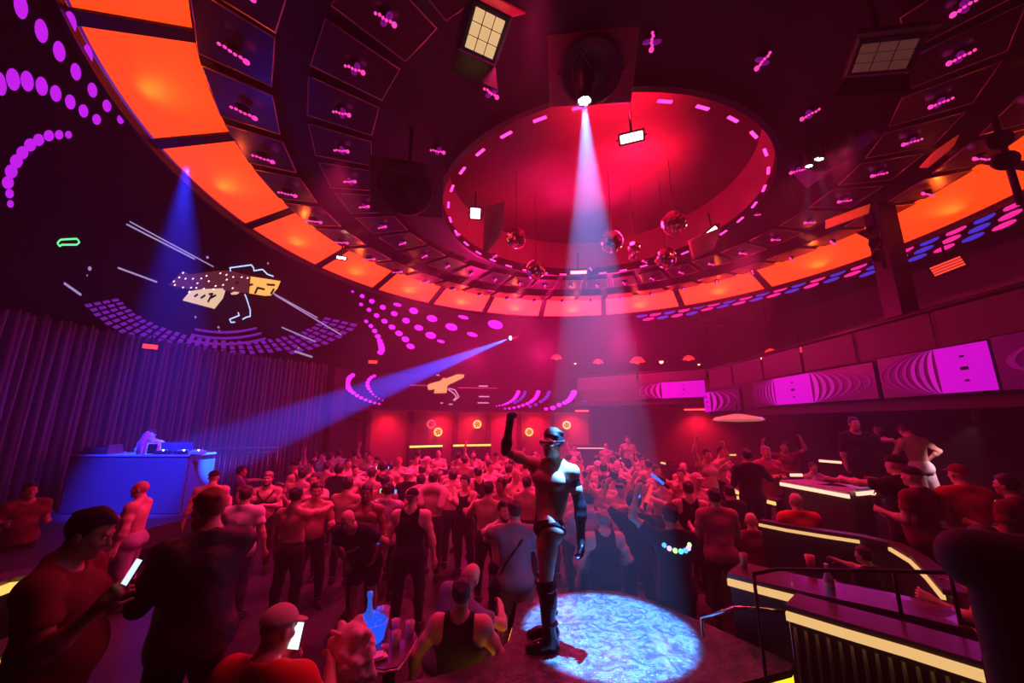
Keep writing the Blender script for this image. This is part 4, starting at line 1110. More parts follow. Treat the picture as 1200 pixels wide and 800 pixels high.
# ------------------------------------------------------------------ dancer's platform, counters, booths, stage gear
ZP = .82
def marble(name, c0, c1, rough):
    m = bpy.data.materials.new(name); m.use_nodes = True; nt = m.node_tree; b = nt.nodes['Principled BSDF']
    tc = nt.nodes.new('ShaderNodeTexCoord'); n1 = nt.nodes.new('ShaderNodeTexNoise'); n1.inputs['Scale'].default_value = 9; n1.inputs['Detail'].default_value = 6; n1.inputs['Distortion'].default_value = 1.6
    nt.links.new(tc.outputs['Object'], n1.inputs['Vector']); r = nt.nodes.new('ShaderNodeValToRGB')
    r.color_ramp.elements[0].position = .40; r.color_ramp.elements[1].position = .62; r.color_ramp.elements[0].color = (*c0, 1); r.color_ramp.elements[1].color = (*c1, 1)
    nt.links.new(n1.outputs['Fac'], r.inputs['Fac']); nt.links.new(r.outputs['Color'], b.inputs['Base Color']); b.inputs['Roughness'].default_value = rough
    w = nt.nodes.new('ShaderNodeTexNoise'); w.inputs['Scale'].default_value = 22; w.inputs['Distortion'].default_value = 2.2; nt.links.new(tc.outputs['Object'], w.inputs['Vector'])
    bp = nt.nodes.new('ShaderNodeBump'); bp.inputs['Strength'].default_value = .6; bp.inputs['Distance'].default_value = .02; nt.links.new(w.outputs['Fac'], bp.inputs['Height']); nt.links.new(bp.outputs['Normal'], b.inputs['Normal'])
    return m
M_STAGE = marble('platform_top', (.035, .031, .033), (.115, .105, .11), .32)
PLAT = [(.05, 4.45), (.25, 4.62), (.51, 4.69), (.88, 4.80), (1.19, 4.76), (1.5, 4.5), (1.85, 4.0), (2.17, 3.49), (2.18, 3.43), (2.12, 3.37), (1.6, 3.20), (1.1, 2.92), (.5, 2.72), (-.2, 2.68), (-.62, 2.85), (-.84, 3.08), (-.86, 3.2), (-.57, 3.29), (-.34, 3.39), (-.14, 3.56), (-.03, 3.77), (.02, 4.1)]
def inset(P, d):
    n = len(P); out = []
    for i in range(n):
        a, b, c = Vector(P[i-1]), Vector(P[i]), Vector(P[(i+1) % n])
        e1, e2 = (b-a).normalized(), (c-b).normalized(); n1, n2 = Vector((-e1.y, e1.x)), Vector((-e2.y, e2.x)); m = (n1+n2); m = m/max(.4, m.dot(n1)) if m.length > 1e-4 else n1
        out.append(tuple(b+m*d))
    return out
area2 = sum(PLAT[i][0]*PLAT[(i+1) % len(PLAT)][1]-PLAT[(i+1) % len(PLAT)][0]*PLAT[i][1] for i in range(len(PLAT)))
sgn = 1 if area2 > 0 else -1
root = empty('dance_platform', (0, 0, 0), 'raised dance platform with marbled top, lit blue around the masked dancer', 'platform')
MB().prism(PLAT, ZP-.05, ZP).build('top_slab', M_STAGE, root)
MB().prism(inset(PLAT, .07*sgn), 0, ZP-.05).build('skirt', mat('platform_skirt', (.03, .02, .025), .5, bump=.1), root)
def strip(path, z0, z1, off=.03):
    mb = MB()
    for a, b in zip(path, path[1:]):
        a3, b3 = Vector((*a, 0)), Vector((*b, 0)); e = (b3-a3).normalized(); n = Vector((e.y, -e.x, 0))
        mb.plate([a3+Vector((0, 0, z0)), b3+Vector((0, 0, z0)), b3+Vector((0, 0, z1)), a3+Vector((0, 0, z1))], n, off)
    return mb
strip([(1.62, 3.215), (2.12, 3.38), (2.175, 3.44)], ZP-.135, ZP-.05, -.03).build('edge_light', M_YELLOW, root)
strip([(-.57, 3.31), (-.34, 3.41), (-.16, 3.58), (-.05, 3.78), (0, 4.1)][::-1], ZP-.13, ZP-.055, -.03).build('edge_light', glow('amber_side', (1, .36, .04), 2.4, True), root)

M_WOOD = mat('counter_top', (.10, .05, .06), .25, coat=.3, bump=.03, bscale=30)
M_FRONT = mat('counter_front', (.03, .022, .022), .5, metal=.2)
def counter(path, z, depth, floor, label, cat='counter', led=M_AMBER, led_h=.05, side=1, spans=None, ribs=False, name='lit_counter', top=M_WOOD):
    """top follows the given front edge and reaches depth behind it; LED band under the front lip"""
    root = empty(name, (0, 0, 0), label, cat)
    n = len(path); V2 = [Vector(p) for p in path]; nor = []
    for i in range(n):
        e = (V2[min(i+1, n-1)]-V2[max(i-1, 0)]).normalized(); nor.append(Vector((-e.y, e.x))*side)
    back = [p+m*depth for p, m in zip(V2, nor)]
    poly = [tuple(p) for p in V2]+[tuple(p) for p in back[::-1]]
    MB().prism(poly, z-.04, z).build('top', top, root)
    b2 = [tuple(p+m*.05) for p, m in zip(V2, nor)]+[tuple(p-m*.04) for p, m in zip(back[::-1], nor[::-1])]
    MB().prism(b2, floor, z-.04).build('front_panel', M_FRONT, root)
    for (i0, i1) in (spans or [(0, n-1)]):
        q = [tuple(p+m*.012) for p, m in zip(V2[i0:i1+1], nor[i0:i1+1])]
        strip(q, z-.05-led_h, z-.045, .03*side).build('light_strip', led, root)
    if ribs:
        r = MB()
        for i in range(n-1):
            L = (V2[i+1]-V2[i]).length; k = int(L/.06)
            for j in range(k):
                p = V2[i].lerp(V2[i+1], (j+.5)/k)+nor[i]*.045; r.tube([(p.x, p.y, floor), (p.x, p.y, z-.15)], .014, 6)
        r.build('ribs', mat('ribbed_metal', (.10, .07, .05), .35, metal=.7), root)
    return root
def px2(px, py, z): p = at_z(px, py, z); return (p.x, p.y)
ZC = 1.3
c1 = [px2(852, 671, ZC), px2(900, 683, ZC), px2(946, 694, ZC), px2(1040, 714, ZC), px2(1128, 735, ZC)]
counter(c1, ZC, .42, 0, 'long counter with an amber end strip and a plastic bottle on top', spans=[(0, 2)])
c2 = [px2(920, 708, ZC+.03), px2(985, 727, ZC+.03), px2(1060, 748, ZC+.03), px2(1150, 775, ZC+.03)]
counter(c2, ZC+.03, .30, 0, 'nearest counter with ribbed front and one long amber light band', ribs=True, led_h=.05)
# curved booth with a light strip along the top of its back
bp = [px2(x, y, 1.35) for x, y in [(889, 609), (920, 615), (965, 622), (1006, 628), (1042, 636), (1066, 650), (1085, 668), (1104, 690)]]
bs = counter(bp, 1.35, .14, .45, 'curved booth back with amber light strip, wrapping the man in red', 'booth', spans=[(0, 3), (4, 7)], led_h=.028, name='curved_booth', top=mat('booth_vinyl', (.05, .015, .02), .4))
up = [px2(x, y, 1.62) for x, y in [(914, 562), (955, 569), (995, 576), (1003, 573), (1024, 571)]]
counter(up, 1.62, .55, .45, 'raised pale-topped counter with lilac-amber edge below the second dancer', spans=[(0, 2), (3, 4)], led_h=.05, led=glow('edge_peach', (1, .55, .38), 1.6), top=mat('pale_top', (.5, .4, .5), .25))
M_PEACH = glow('edge_peach', (1, .55, .38), 1.6)
for pts, z, lb in [([(863, 579), (885, 580), (909, 586)], 1.32, 'thin lit ledge running to the curved booth'), ([(1004, 573), (1024, 574)], 1.5, 'short lit ledge by the man in the cap'), ([(960, 537), (986, 539)], 1.75, 'short lit ledge behind the seated man at the raised counter'), ([(925, 553), (939, 553)], 1.65, 'tiny lit ledge at the corner of the raised counter'),
                   ([(1150, 579), (1173, 587)], 1.4, 'slanting lit ledge near the frame edge, under the dark balcony'), ([(853, 531), (862, 531)], 1.55, 'far bright table edge beneath the narrow purple panel'), ([(877, 547), (885, 547)], 1.5, 'gold table edge by the man in dark clothes'), ([(858, 570), (866, 574)], 1.4, 'small bright table edge at the start of the thin ledge'),
                   ([(797, 562), (806, 562)], 1.25, 'gold table edge beside the blue glow stick'), ([(824, 568), (832, 569)], 1.2, 'gold table edge above the dark-haired man in plaid'), ([(752, 544), (758, 545)], 1.3, 'small gold table edge in the middle of the floor'), ([(816, 541), (821, 541)], 1.4, 'tiny gold table edge by the dancers on the far tier'), ([(775, 540), (780, 541)], 1.35, 'tiny gold table edge behind the blue glow stick')]:
    q = [px2(x, y, z) for x, y in pts]; fl = .45 if q[0][0] > 4.4 and q[0][1] < 11 else 0
    # stands on a post
    r = empty('lit_ledge', (q[0][0], q[0][1], 0), lb, 'ledge', 'small ledges with lit edges')
    o = Vector((q[0][0], q[0][1])); qq = [Vector(p)-o for p in q]
    e = (qq[-1]-qq[0]).normalized(); nn = Vector((-e.y, e.x)); poly = [tuple(p) for p in qq]+[tuple(p+nn*.3) for p in qq[::-1]]
    MB().prism(poly, z-.03, z).build('top', M_WOOD, r)
    strip([tuple(p) for p in qq], z-.085, z-.03, .03).build('light_strip', M_PEACH if 'peach' in lb or len(pts) > 1 and z > 1.6 else M_GOLD, r)
    m = (qq[0]+qq[-1])/2+nn*.15; MB().lathe([(.16, 0), (.16, .02), (.03, .04), (.03, z-fl-.03)], 12, None, (m.x, m.y, fl)).build('post', M_BLK, r)
# back bar counters with gold light strips
def bar(px0, px1, lb, m, z=1.62, r=12.95, h=.09):
    a1, a0 = [math.degrees(math.atan2(p.y-CY, p.x-CX)) for p in (at_cyl(px0, 522, r), at_cyl(px1, 522, r))]
    root = empty('bar_counter', pol(r, (a0+a1)/2, 0), lb, 'counter', 'gold lit counters of the back bar')
    def w(mb, nm, mm): o = mb.build(nm, mm); o.parent = root; o.matrix_parent_inverse = Matrix.Translation(-root.location)
    w(MB().arcband(r-.02, z, r+.5, z, a0, a1, 10, .05), 'top', M_WOOD); w(MB().arcband(r+.05, .1, r+.05, z, a0, a1, 10, .3), 'front_panel', M_FRONT); w(MB().arcband(r-.03, z-.1, r-.03, z-.1+h, a0, a1, 10, .04), 'light_strip', m)
bar(480, 518.5, 'back bar counter with broken gold light strip under the lowest sconce', glow('bar_gold', (1, .72, .15), 1.6)); bar(531, 575, 'back bar counter with unbroken gold light strip', glow('bar_gold', (1, .72, .15), 1.6))
M_PK = glow('bar_pink', (1, .35, .4), 1.2)
bar(676, 712, 'counter with pale pink edge under the bare-chested man standing high', M_PK, 1.55, 11.6, .05); bar(716, 727, 'short pale pink counter end beyond the white beam', M_PK, 1.2, 10.5, .06)

# handrails
def pipe(pts, lb, r=.02, m=M_RAILB, feet=()):
    root = empty('handrail', (0, 0, 0), lb, 'handrail'); MB().tube(pts, r, 10).build('rail', m, root)
    for f, fl in feet: MB().tube([f, (f[0], f[1], fl)], r*.9, 8).build('post', m, root)
a, b, c_, d_ = at_z(883, 672, 1.55), at_z(910, 667, 1.55), at_z(1113, 671, 1.62), at_z(1047, 669, 1.6)
pipe([a, b, d_, c_], 'dark pipe handrail crossing behind the bottle', .014, M_RAILB, [(a, 0), (d_, ZC), (c_, ZC)])
a, b, c_ = at_z(822, 724, ZP+.14), at_z(862, 712, ZP+.3), at_z(925, 716, ZP+.3)
pipe([a, b, c_], 'short shiny handrail curving beside the dance platform', .018, mat('chrome', (.6, .55, .55), .15, metal=1), [(a, 0), (c_, 0)])

# things standing on the counters
def bottle(p, h, r, lb, m, capm):
    root = empty('bottle', p, lb, 'bottle'); MB().lathe([(r*.9, 0), (r, .01), (r, h*.55), (r*.45, h*.75), (r*.36, h*.8), (r*.36, h*.93)], 16).build('glass', m, root)
    MB().lathe([(r*.42, h*.93), (r*.42, h), (.01, h)], 12).build('cap', capm, root)
    MB().lathe([(r*1.01, h*.2), (r*1.01, h*.45)], 16).build('paper_label', mat('label_paper', (.6, .5, .5), .7), root)
M_PLAST = mat('clear_plastic', (.6, .5, .6), .15, trans=.5, spec=.6)
bottle(at_z(974, 699, ZC), .24, .036, 'plastic water bottle standing on the long counter behind the handrail', M_PLAST, mat('cap_white', (.7, .7, .7), .5))
def glass(p, h, r, lb, m=M_PLAST, group=None):
    root = empty('drinking_glass', p, lb, 'glass', group)
    MB().lathe([(.01, 0), (r*.8, 0), (r, h), (r*.93, h), (r*.75, .015), (.01, .012)], 18).build('cup', m, root)
    MB().lathe([(.01, .012), (r*.76, .014), (r*.86, h*.55), (.01, h*.55)], 16).build('drink', mat('drink_pink', (.6, .2, .3), .1, trans=.4), root)
glass(at_z(877, 668, ZC)+Vector((0, .06, 0)), .13, .035, 'pink-lit tumbler at the amber end of the long counter', mat('pink_glass', (.8, .35, .45), .2, trans=.2))
glass(at_z(950, 661, 1.34)+Vector((0, 0, -.04)), .12, .04, 'red-lit cup beside the man leaning in the booth', mat('red_cup', (.85, .12, .18), .3))

# lounge table with bottles, crumpled cloth, sofa
TZ = .84
q = [px2(x, y, TZ) for x, y in [(421, 779), (450, 784), (466, 781), (474, 772), (489, 746), (486, 739), (446, 737), (424, 750)]]
tb = empty('lounge_table', (0, 0, 0), 'low dark lounge table with bottles and glasses, beside the seated man in black', 'table')
MB().prism(q, TZ-.035, TZ).build('table_top', mat('table_gloss', (.09, .04, .06), .15, coat=.5), tb)
MB().tube([(x, y, TZ-.02) for x, y in q], .012, 6, True).build('rim', M_TRIM, tb)
cx_, cy_ = sum(p[0] for p in q)/8, sum(p[1] for p in q)/8
MB().lathe([(.24, .1), (.24, .13), (.05, .16), (.05, TZ-.035)], 16, None, (cx_, cy_, 0)).build('pedestal', M_BLK, tb)
p = at_z(432, 752, TZ)
bb = empty('lit_bucket', p, 'bottle bucket glowing bright blue with a tall neck, on the lounge table', 'bottle bucket')
MB().lathe([(.08, 0), (.12, .02), (.15, .16), (.14, .17), (.11, .03), (.01, .02)], 20).build('bucket', glow('blue_glow', (.0, .08, 1), 1.1, True), bb)
rnd = random.Random(3); ice = MB()
for k in range(12):
    an = rnd.uniform(0, 6.28); rr = rnd.uniform(.02, .11); ice.box((rr*math.cos(an), rr*math.sin(an), .16+rnd.uniform(0, .05)), (.045, .045, .045), Matrix.Rotation(rnd.uniform(0, 3), 3, 'Z') @ Matrix.Rotation(rnd.uniform(0, 1), 3, 'X'), .006)
ice.build('ice', glow('ice_blue', (.0, .09, 1), .9), bb)
MB().lathe([(.045, .05), (.045, .2), (.02, .28), (.017, .36), (.024, .365), (.024, .4), (.01, .405)], 14, Matrix.Rotation(.12, 3, 'X')).build('bottle_neck', mat('bottle_blue', (.1, .2, .8), .1, emit=.5, ecol=(.0, .15, 1)), bb)
for (x, y), lb, h, r in [((448, 748), 'tall clear decanter lit violet beside the glowing bucket', .24, .05), ((463, 742), 'clear plastic cup at the back of the lounge table', .11, .038), ((464, 757), 'clear plastic cup in the middle of the lounge table', .11, .038), ((480, 746), 'clear plastic cup by the rounded table corner', .12, .04), ((451, 764), 'small toppled white cup beside the folded napkin', .05, .03)]:
    glass(at_z(x, y, TZ), h, r, lb, mat('clear_cup', (.75, .6, .75), .2, trans=.35))
np_ = MB(); a, b, c_, d_ = [at_z(x, y, TZ+.01) for x, y in [(436, 776), (439, 767), (452, 765), (455, 771)]]
np_.plate([a, b, c_, d_], (0, 0, 1), .012); np_.plate([a.lerp(d_, .1)+Vector((0, 0, .013)), b.lerp(c_, .15)+Vector((0, 0, .013)), c_.lerp(b, .2)+Vector((0, 0, .02)), d_.lerp(a, .3)+Vector((0, 0, .02))], (0, 0, 1), .008)
o = np_.build('paper_napkin', mat('napkin', (.8, .6, .62), .8)); tag(o, 'folded pale napkin lying at the near edge of the lounge table', 'napkin')
# crumpled pink cloth over an armchair back
pc = at_z(411, 766, 1.05)
prims = []
rnd = random.Random(8)
for k in range(26):
    a = rnd.uniform(0, 6.28); z = rnd.uniform(-.2, .2); w = .15*(1-abs(z)*1.2)
    p0 = np.array((pc.x+w*math.cos(a), pc.y+w*.7*math.sin(a), pc.z+z)); p1 = np.array((pc.x+w*.6*math.cos(a+1.2), pc.y+w*.6*math.sin(a+1.2), pc.z+z-rnd.uniform(.05, .16)))
    prims.append(('c', p0, p1, .03, .022, .018))
for k in range(34):
    a = rnd.uniform(0, 6.28); z = rnd.uniform(-.2, .16); w = .165*(1-abs(z)*1.1); a2 = a+rnd.uniform(.5, 1.3); z2 = z+rnd.uniform(-.12, .02)
    prims.append(('c', np.array((pc.x+w*math.cos(a), pc.y+w*.75*math.sin(a), pc.z+z)), np.array((pc.x+w*.95*math.cos(a2), pc.y+w*.7*math.sin(a2), pc.z+z2)), .015, .010, .012))
prims.append(('e', (pc.x, pc.y, pc.z), (.13, .10, .19), None, .05)); prims.append(('c', np.array((pc.x-.1, pc.y-.05, pc.z-.1)), np.array((pc.x-.06, pc.y-.12, pc.z-.34)), .05, .03, .04))
prims.append(('c', np.array((pc.x+.1, pc.y-.02, pc.z-.02)), np.array((pc.x+.16, pc.y+.02, pc.z-.14)), .045, .03, .03))
o = link('crumpled_shirt', sdf_mesh(prims, .006), cloth('pink_shirt', (.85, .62, .62))); tag(o, 'crumpled pale pink shirt heaped beside the lounge table', 'shirt')
ch = empty('lounge_stool', (pc.x, pc.y, .1), 'dark upholstered stool under the crumpled pink shirt', 'stool')
MB().lathe([(.2, .0), (.2, .62), (.17, .66), (.01, .66)], 20).build('seat', mat('booth_vinyl', (.05, .015, .02), .4), ch)
MB().lathe([(.22, .0), (.22, .05), (.205, .06)], 20).build('plinth', M_BLK, ch)
# sofa whose back runs along the bottom of the view
sf = empty('lounge_sofa', (-1.36, 2.42, .1), 'dark sofa carrying the man in the red shirt', 'sofa')
M_VIN = mat('booth_vinyl', (.05, .015, .02), .4)
MB().box((0, .30, .25), (.88, .62, .34), None, .06).build('seat', M_VIN, sf); MB().box((0, -.08, .60), (.95, .16, 1.04), None, .06).build('backrest', M_VIN, sf)
for s in (-1, 1): MB().box((s*.46, .25, .33), (.13, .6, .6), None, .05).build('armrest', M_VIN, sf)
bq = empty('bench', (-.42, 3.62, 0), 'low dark bench under the seated man in the black tank top', 'bench')
MB().box((0, .12, .44), (.80, .5, .14), None, .05).build('seat', M_VIN, bq)
for s in (-1, 1): MB().box((s*.33, .12, .18), (.07, .42, .37)).build('leg', M_BLK, bq)
# lit curved side tables at the frame edge
for (pts, z, lb) in [([(-14, 690), (0, 681), (14, 676), (31, 674)], 1.3, 'round side table with glowing amber edge behind the man in maroon'), ([(-30, 762), (-10, 762), (4, 766), (15, 777)], 1.18, 'lower side table with amber edge at the frame corner')]:
    q = [px2(x, y, z) for x, y in pts]; counter(q, z, .25, .45, lb, 'side table', led=glow('amber_hot', (1, .6, .12), 1.2, True), led_h=.07, name='side_table')
# dark padded chair close to the camera
ck = empty('padded_chair', (2.62, 2.13, .45), 'black padded high chair with thick rolled headrest, a dark silhouette', 'chair', None, R(-38))
M_PAD = mat('black_pad', (.006, .006, .007), .8)
link('headrest', sdf_mesh([('c', (-.2, 0, 1.5), (.2, 0, 1.5), .14, .14, .02), ('c', (-.2, .05, 1.44), (.2, .05, 1.44), .11, .11, .05)], .014), M_PAD, ck)
link('backrest', sdf_mesh([('c', (x, 0, .66), (x, .02, 1.38), .10, .10, .04) for x in (-.14, -.05, .05, .14)], .014), M_PAD, ck)
MB().box((0, -.25, .56), (.5, .52, .16), None, .06).build('seat', M_PAD, ck); MB().lathe([(.28, 0), (.28, .03), (.05, .06), (.04, .5)], 18, None, (0, -.22, 0)).build('pedestal', M_BLK, ck)

# mixing desk on the stage, with gear
zs = .70
l0, r0 = at_y(84, 533, 9.0), at_y(220, 533, 9.0); ZD = 1.95
desk = empty('mixing_desk', ((l0.x+r0.x)/2, 9.26, zs), 'wide blue-lit mixing desk on the stage in front of the curtain', 'desk')
w = r0.x-l0.x; dk = mat('desk_cloth', (.045, .045, .06), .75, bump=.1, bscale=30)
f = MB(); f.box((0, -.22, (ZD-zs)/2-.02), (w, .08, ZD-zs-.04), None, .02); f.box((-w/2+.04, .2, .55), (.08, .8, 1.1)); f.box((w/2-.04, .2, .55), (.08, .8, 1.1)); f.build('front_panel', dk, desk)
MB().box((0, .15, ZD-zs-.02), (w+.04, .86, .045), None, .01).build('top', mat('desk_top', (.2, .2, .24), .4), desk)
def ontop(px, dy=.1): return Vector((at_y(px, 533, 9.26+dy).x, 9.26+dy, ZD+.003))
for px, lb in [(203, 'dark laptop open on the desk beside the red stand'), (221, 'second open laptop, further along the desk')]:
    p = ontop(px); r = empty('laptop', p, lb, 'laptop'); MB().box((0, 0, .012), (.36, .25, .022), None, .004).build('keyboard_base', M_BODY, r)
    MB().box((0, -.14, .14), (.36, .02, .25), Matrix.Rotation(R(14), 3, 'X'), .004).build('lid', mat('laptop_lid', (.06, .07, .12), .3), r)
p = ontop(176, -.15); r = empty('red_stand', p, 'red arched stand on the mixing desk in front of the performer', 'stand')
MB().tube([(-.16, 0, 0), (-.15, 0, .27), (.15, 0, .27), (.16, 0, 0)], .028, 8).build('arch', mat('red_paint_glow', (.9, .05, .12), .4, emit=.12, ecol=(1, .03, .1)), r)  # red arch emits faintly, standing in for light on it
MB().box((0, .05, .12), (.24, .04, .22), None, .01).build('dark_screen', M_SCREEN, r)
p = ontop(163, -.1); o = MB().tube([(0, 0, 0), (.01, 0, .22), (.05, .02, .42), (.09, .03, .5)], [.06, .07, .06, .04], 8).build('red_cloth', cloth('red_cloth', (.75, .05, .08)), None, p); tag(o, 'red cloth draped upright at the end of the mixing desk', 'cloth')
for px, lb in [(190, 'mixer with tiny lights beside the red stand'), (214, 'small controller with one bright light'), (231, 'pale equipment case at the end of the desk')]:
    p = ontop(px, -.12); r = empty('audio_mixer', p, lb, 'mixer'); MB().box((0, 0, .04), (.26, .2, .08), None, .01).build('case', M_BODY if px < 230 else mat('pale_case', (.3, .3, .4), .4), r)
    k = MB()
    for i in range(4):
        for j in range(2): k.lathe([(.012, 0), (.012, .02), (.006, .025)], 8, None, (-.08+.05*i, -.05+.08*j, .08))
    k.build('knobs', mat('knob', (.5, .5, .55), .4), r); MB().sphere((.08, -.08, .095), .018, 8, 6).build('indicator', glow('indicator', (.7, .9, 1), 6), r)
p = Vector((at_y(118, 530, 9.32).x, 9.32, ZD+.003)); r = empty('stage_monitor', p, 'dark wedge monitor lying on the far end of the desk', 'speaker')
mb = MB(); mb.v = [(-.36, -.2, 0), (.36, -.2, 0), (.36, .2, 0), (-.36, .2, 0), (-.26, -.1, .14), (.3, -.14, .2), (.3, .16, .22), (-.26, .14, .1)]; mb.f = [(3, 2, 1, 0), (4, 5, 6, 7), (0, 1, 5, 4), (1, 2, 6, 5), (2, 3, 7, 6), (3, 0, 4, 7)]; mb.sm = [False]*6; mb.build('cabinet', M_BODY, r)
MB().box((.0, -.16, .09), (.5, .02, .1), None, .004).build('grille', mat('grille', (.05, .05, .06), .7, bump=.4, bscale=300), r)
# crowd barriers
def barrier(p, q, z, h, lb):
    p, q = Vector(p), Vector(q); r = empty('crowd_barrier', ((p.x+q.x)/2, (p.y+q.y)/2, z), lb, 'barrier', 'metal barriers by the curtain'); o = r.location
    P = lambda t, zz: p.lerp(q, t)+Vector((0, 0, zz))-Vector((o.x, o.y, 0))
    MB().tube([P(0, .02), P(0, h), P(1, h), P(1, .02)], .03, 8).build('frame', mat('barrier_steel', (.25, .25, .3), .35, metal=.8), r)
    b = MB()
    for i in range(1, int((q-p).length/.14)): t = i*.14/(q-p).length; b.tube([P(t, .14), P(t, h-.12)], .013, 6)
    b.tube([P(0, .14), P(1, .14)], .02, 6); b.tube([P(0, h-.12), P(1, h-.12)], .02, 6); b.build('bars', mat('barrier_steel', (.25, .25, .3), .35, metal=.8), r)
e = at_y(247, 523, 11.3); f = at_y(326, 524, 11.6); barrier((e.x, e.y, 0), (f.x, f.y, 0), zs, 1.25, 'tall metal barrier between the mixing desk and the crowd')
e = at_y(-30, 540, 10.6); f = at_y(70, 537, 10.4); barrier((e.x, e.y, 0), (f.x, f.y, 0), zs, 1.15, 'dark metal barrier at the far end of the stage')
# ------------------------------------------------------------------ people
def cl(k):
    return {'black': BLACK, 'white': lambda: cloth('white', (.72, .70, .72)), 'grey': lambda: cloth('grey', (.22, .22, .25)), 'lilac': lambda: cloth('lilac', (.36, .32, .40)),
            'navy': lambda: cloth('navy', (.03, .04, .10)), 'blue': lambda: cloth('blue_grey', (.16, .2, .32)), 'red': lambda: cloth('red', (.70, .04, .035)), 'maroon': lambda: cloth('maroon', (.20, .025, .03)), 'khaki': lambda: cloth('khaki', (.50, .38, .28)),
            'denim': lambda: cloth('denim', (.06, .08, .16)), 'pink': lambda: cloth('pink', (.75, .38, .48)), 'purple': lambda: cloth('purple', (.16, .07, .2)), 'plaid': lambda: cloth('plaid', (.42, .10, .14)), 'beige': lambda: cloth('beige', (.62, .5, .42)),
            'leather': lambda: mat('leather', (.02, .016, .016), .42, bump=.3, bscale=40), 'glossy': lambda: mat('pvc', (.012, .012, .014), .18, bump=.1, bscale=20), 'pearl': lambda: cloth('pearl', (.8, .8, .85)),
            'sequin': lambda: mat('sequin', (.45, .3, .38), .3, metal=.6, bump=.9, bscale=90)}[k]()
ARM = {'down': DEF_ARM, 'hip': ((.5, .25, -1), (-.45, -.55, -.35), .9), 'bent': ((.28, -.15, -1), (-.1, -1, .25), .8), 'phone': ((.22, -.45, -1), (-.28, -1, .55), 1.0), 'up': ((.45, -.15, 1), (-.2, -.1, 1), .3), 'upbent': ((.75, -.2, .55), (-.35, -.2, 1), .9),
       'out': ((1, -.25, .1), (.8, -.5, .2), .4), 'fwd': ((.25, -1, -.12), (-.15, -1, .05), .5), 'hug': ((.55, -.85, -.15), (-.75, -.65, .05), .6), 'cross': ((.25, -.4, -1), (-1, -.45, .15), .8), 'hang': ((.35, .1, -1), (.2, -.1, -1), .4), 'face': ((.4, -.7, -.4), (-.5, -.4, 1), .7),
       'dance': ((.6, -.2, -.6), (-.1, -.7, .6), .8), 'flex': ((1, -.1, .2), (-.1, -.15, 1), 1.5)}
def wears(s):
    """'tank:black trousers:denim cap:black' -> clothing list"""
    out = []
    for w in s.split():
        k, c = w.split(':'); kw = {}
        if k == 'long': k, kw = 'tee', dict(sleeve=.98)
        if k == 'capback': k, kw = 'cap', dict(back=True)
        if k == 'boots': k, kw = 'shoes', dict(high=.5)
        if k == 'beard': out.append(('beard', hairm(c), {})); continue
        out.append((k, cl(c), kw))
    if not any(k == 'shoes' for k, _, _ in out): out.append(('shoes', BLACK(), {}))
    return out
PLACED = []
SEED = [0]
def P(px, py, rz, label, sk='fair', hair='short:brown', wear='trousers:black', ra='down', la='down', bulk=1.05, belly=.2, H=1.76, floor=0.0, Y=None, lean=(0, 0, 1), twist=0, neck=(0, 0), h=.0125, Rl=DEF_LEG, Ll=DEF_LEG, sit=None, group=None, eyes=False, fit=True, toe=8, dx=0):
    """place a figure whose crown shows at this pixel; either the height or the distance is given"""
    SEED[0] += 1; rnd = random.Random(SEED[0])
    j = lambda v: tuple(x+rnd.uniform(-.08, .08) for x in v)
    A = lambda s: ((j(ARM[s][0]), j(ARM[s][1]), ARM[s][2]) if isinstance(s, str) else s)
    leg = lambda L: L if L is not DEF_LEG else ((.05+rnd.uniform(0, .10), rnd.uniform(-.1, .03), -1), (.02, .05+rnd.uniform(0, .06), -1))
    B = Body(H=H, bulk=bulk, belly=belly, lean=lean, twist=twist, neck=neck, R_=A(ra), L_=A(la), Rl=leg(Rl), Ll=leg(Ll), sit=sit, h=h, toe=toe)
    crown = max((B.hd(0, .012, .125))[2], .4); off = B.hd(0, 0, .1)
    sc = 1
    # horizontal offset of the head from the root, in world axes
    if Y is None:
        for fH in (1, .975, 1.025, .95, 1.05, .93):
            q = CAM+ray(px, py)*((floor+crown*fH-CZ)/ray(px, py).z)
            if all((a[0].x-q.x)**2+(a[0].y-q.y)**2 > .20 for a in PLACED): sc = fH; break
        crown *= sc
    c, s = math.cos(R(rz)), math.sin(R(rz)); ox, oy = c*off[0]-s*off[1], s*off[0]+c*off[1]
    d = ray(px, py)
    if Y is None:
        t = (floor+crown-CZ)/d.z; hp = CAM+d*t
    else:
        hp = CAM+d*(Y/d.y)
        sc = (hp.z-floor)/crown if fit else 1
    loc = Vector((hp.x-ox*sc+dx, hp.y-oy*sc, floor))
    hr = None if hair == 'none' else hair.split(':')
    r = person(loc, R(rz), label, B, sk, hr, wears(wear), group, sc, eyes)
    PLACED.append((loc, label)); r['x'] = 0; del r['x']
    return r, B, loc, sc
def world(r, p): return r.matrix_basis @ Vector(p) if False else Matrix.LocRotScale(r.location, r.rotation_euler, r.scale) @ Vector(p)

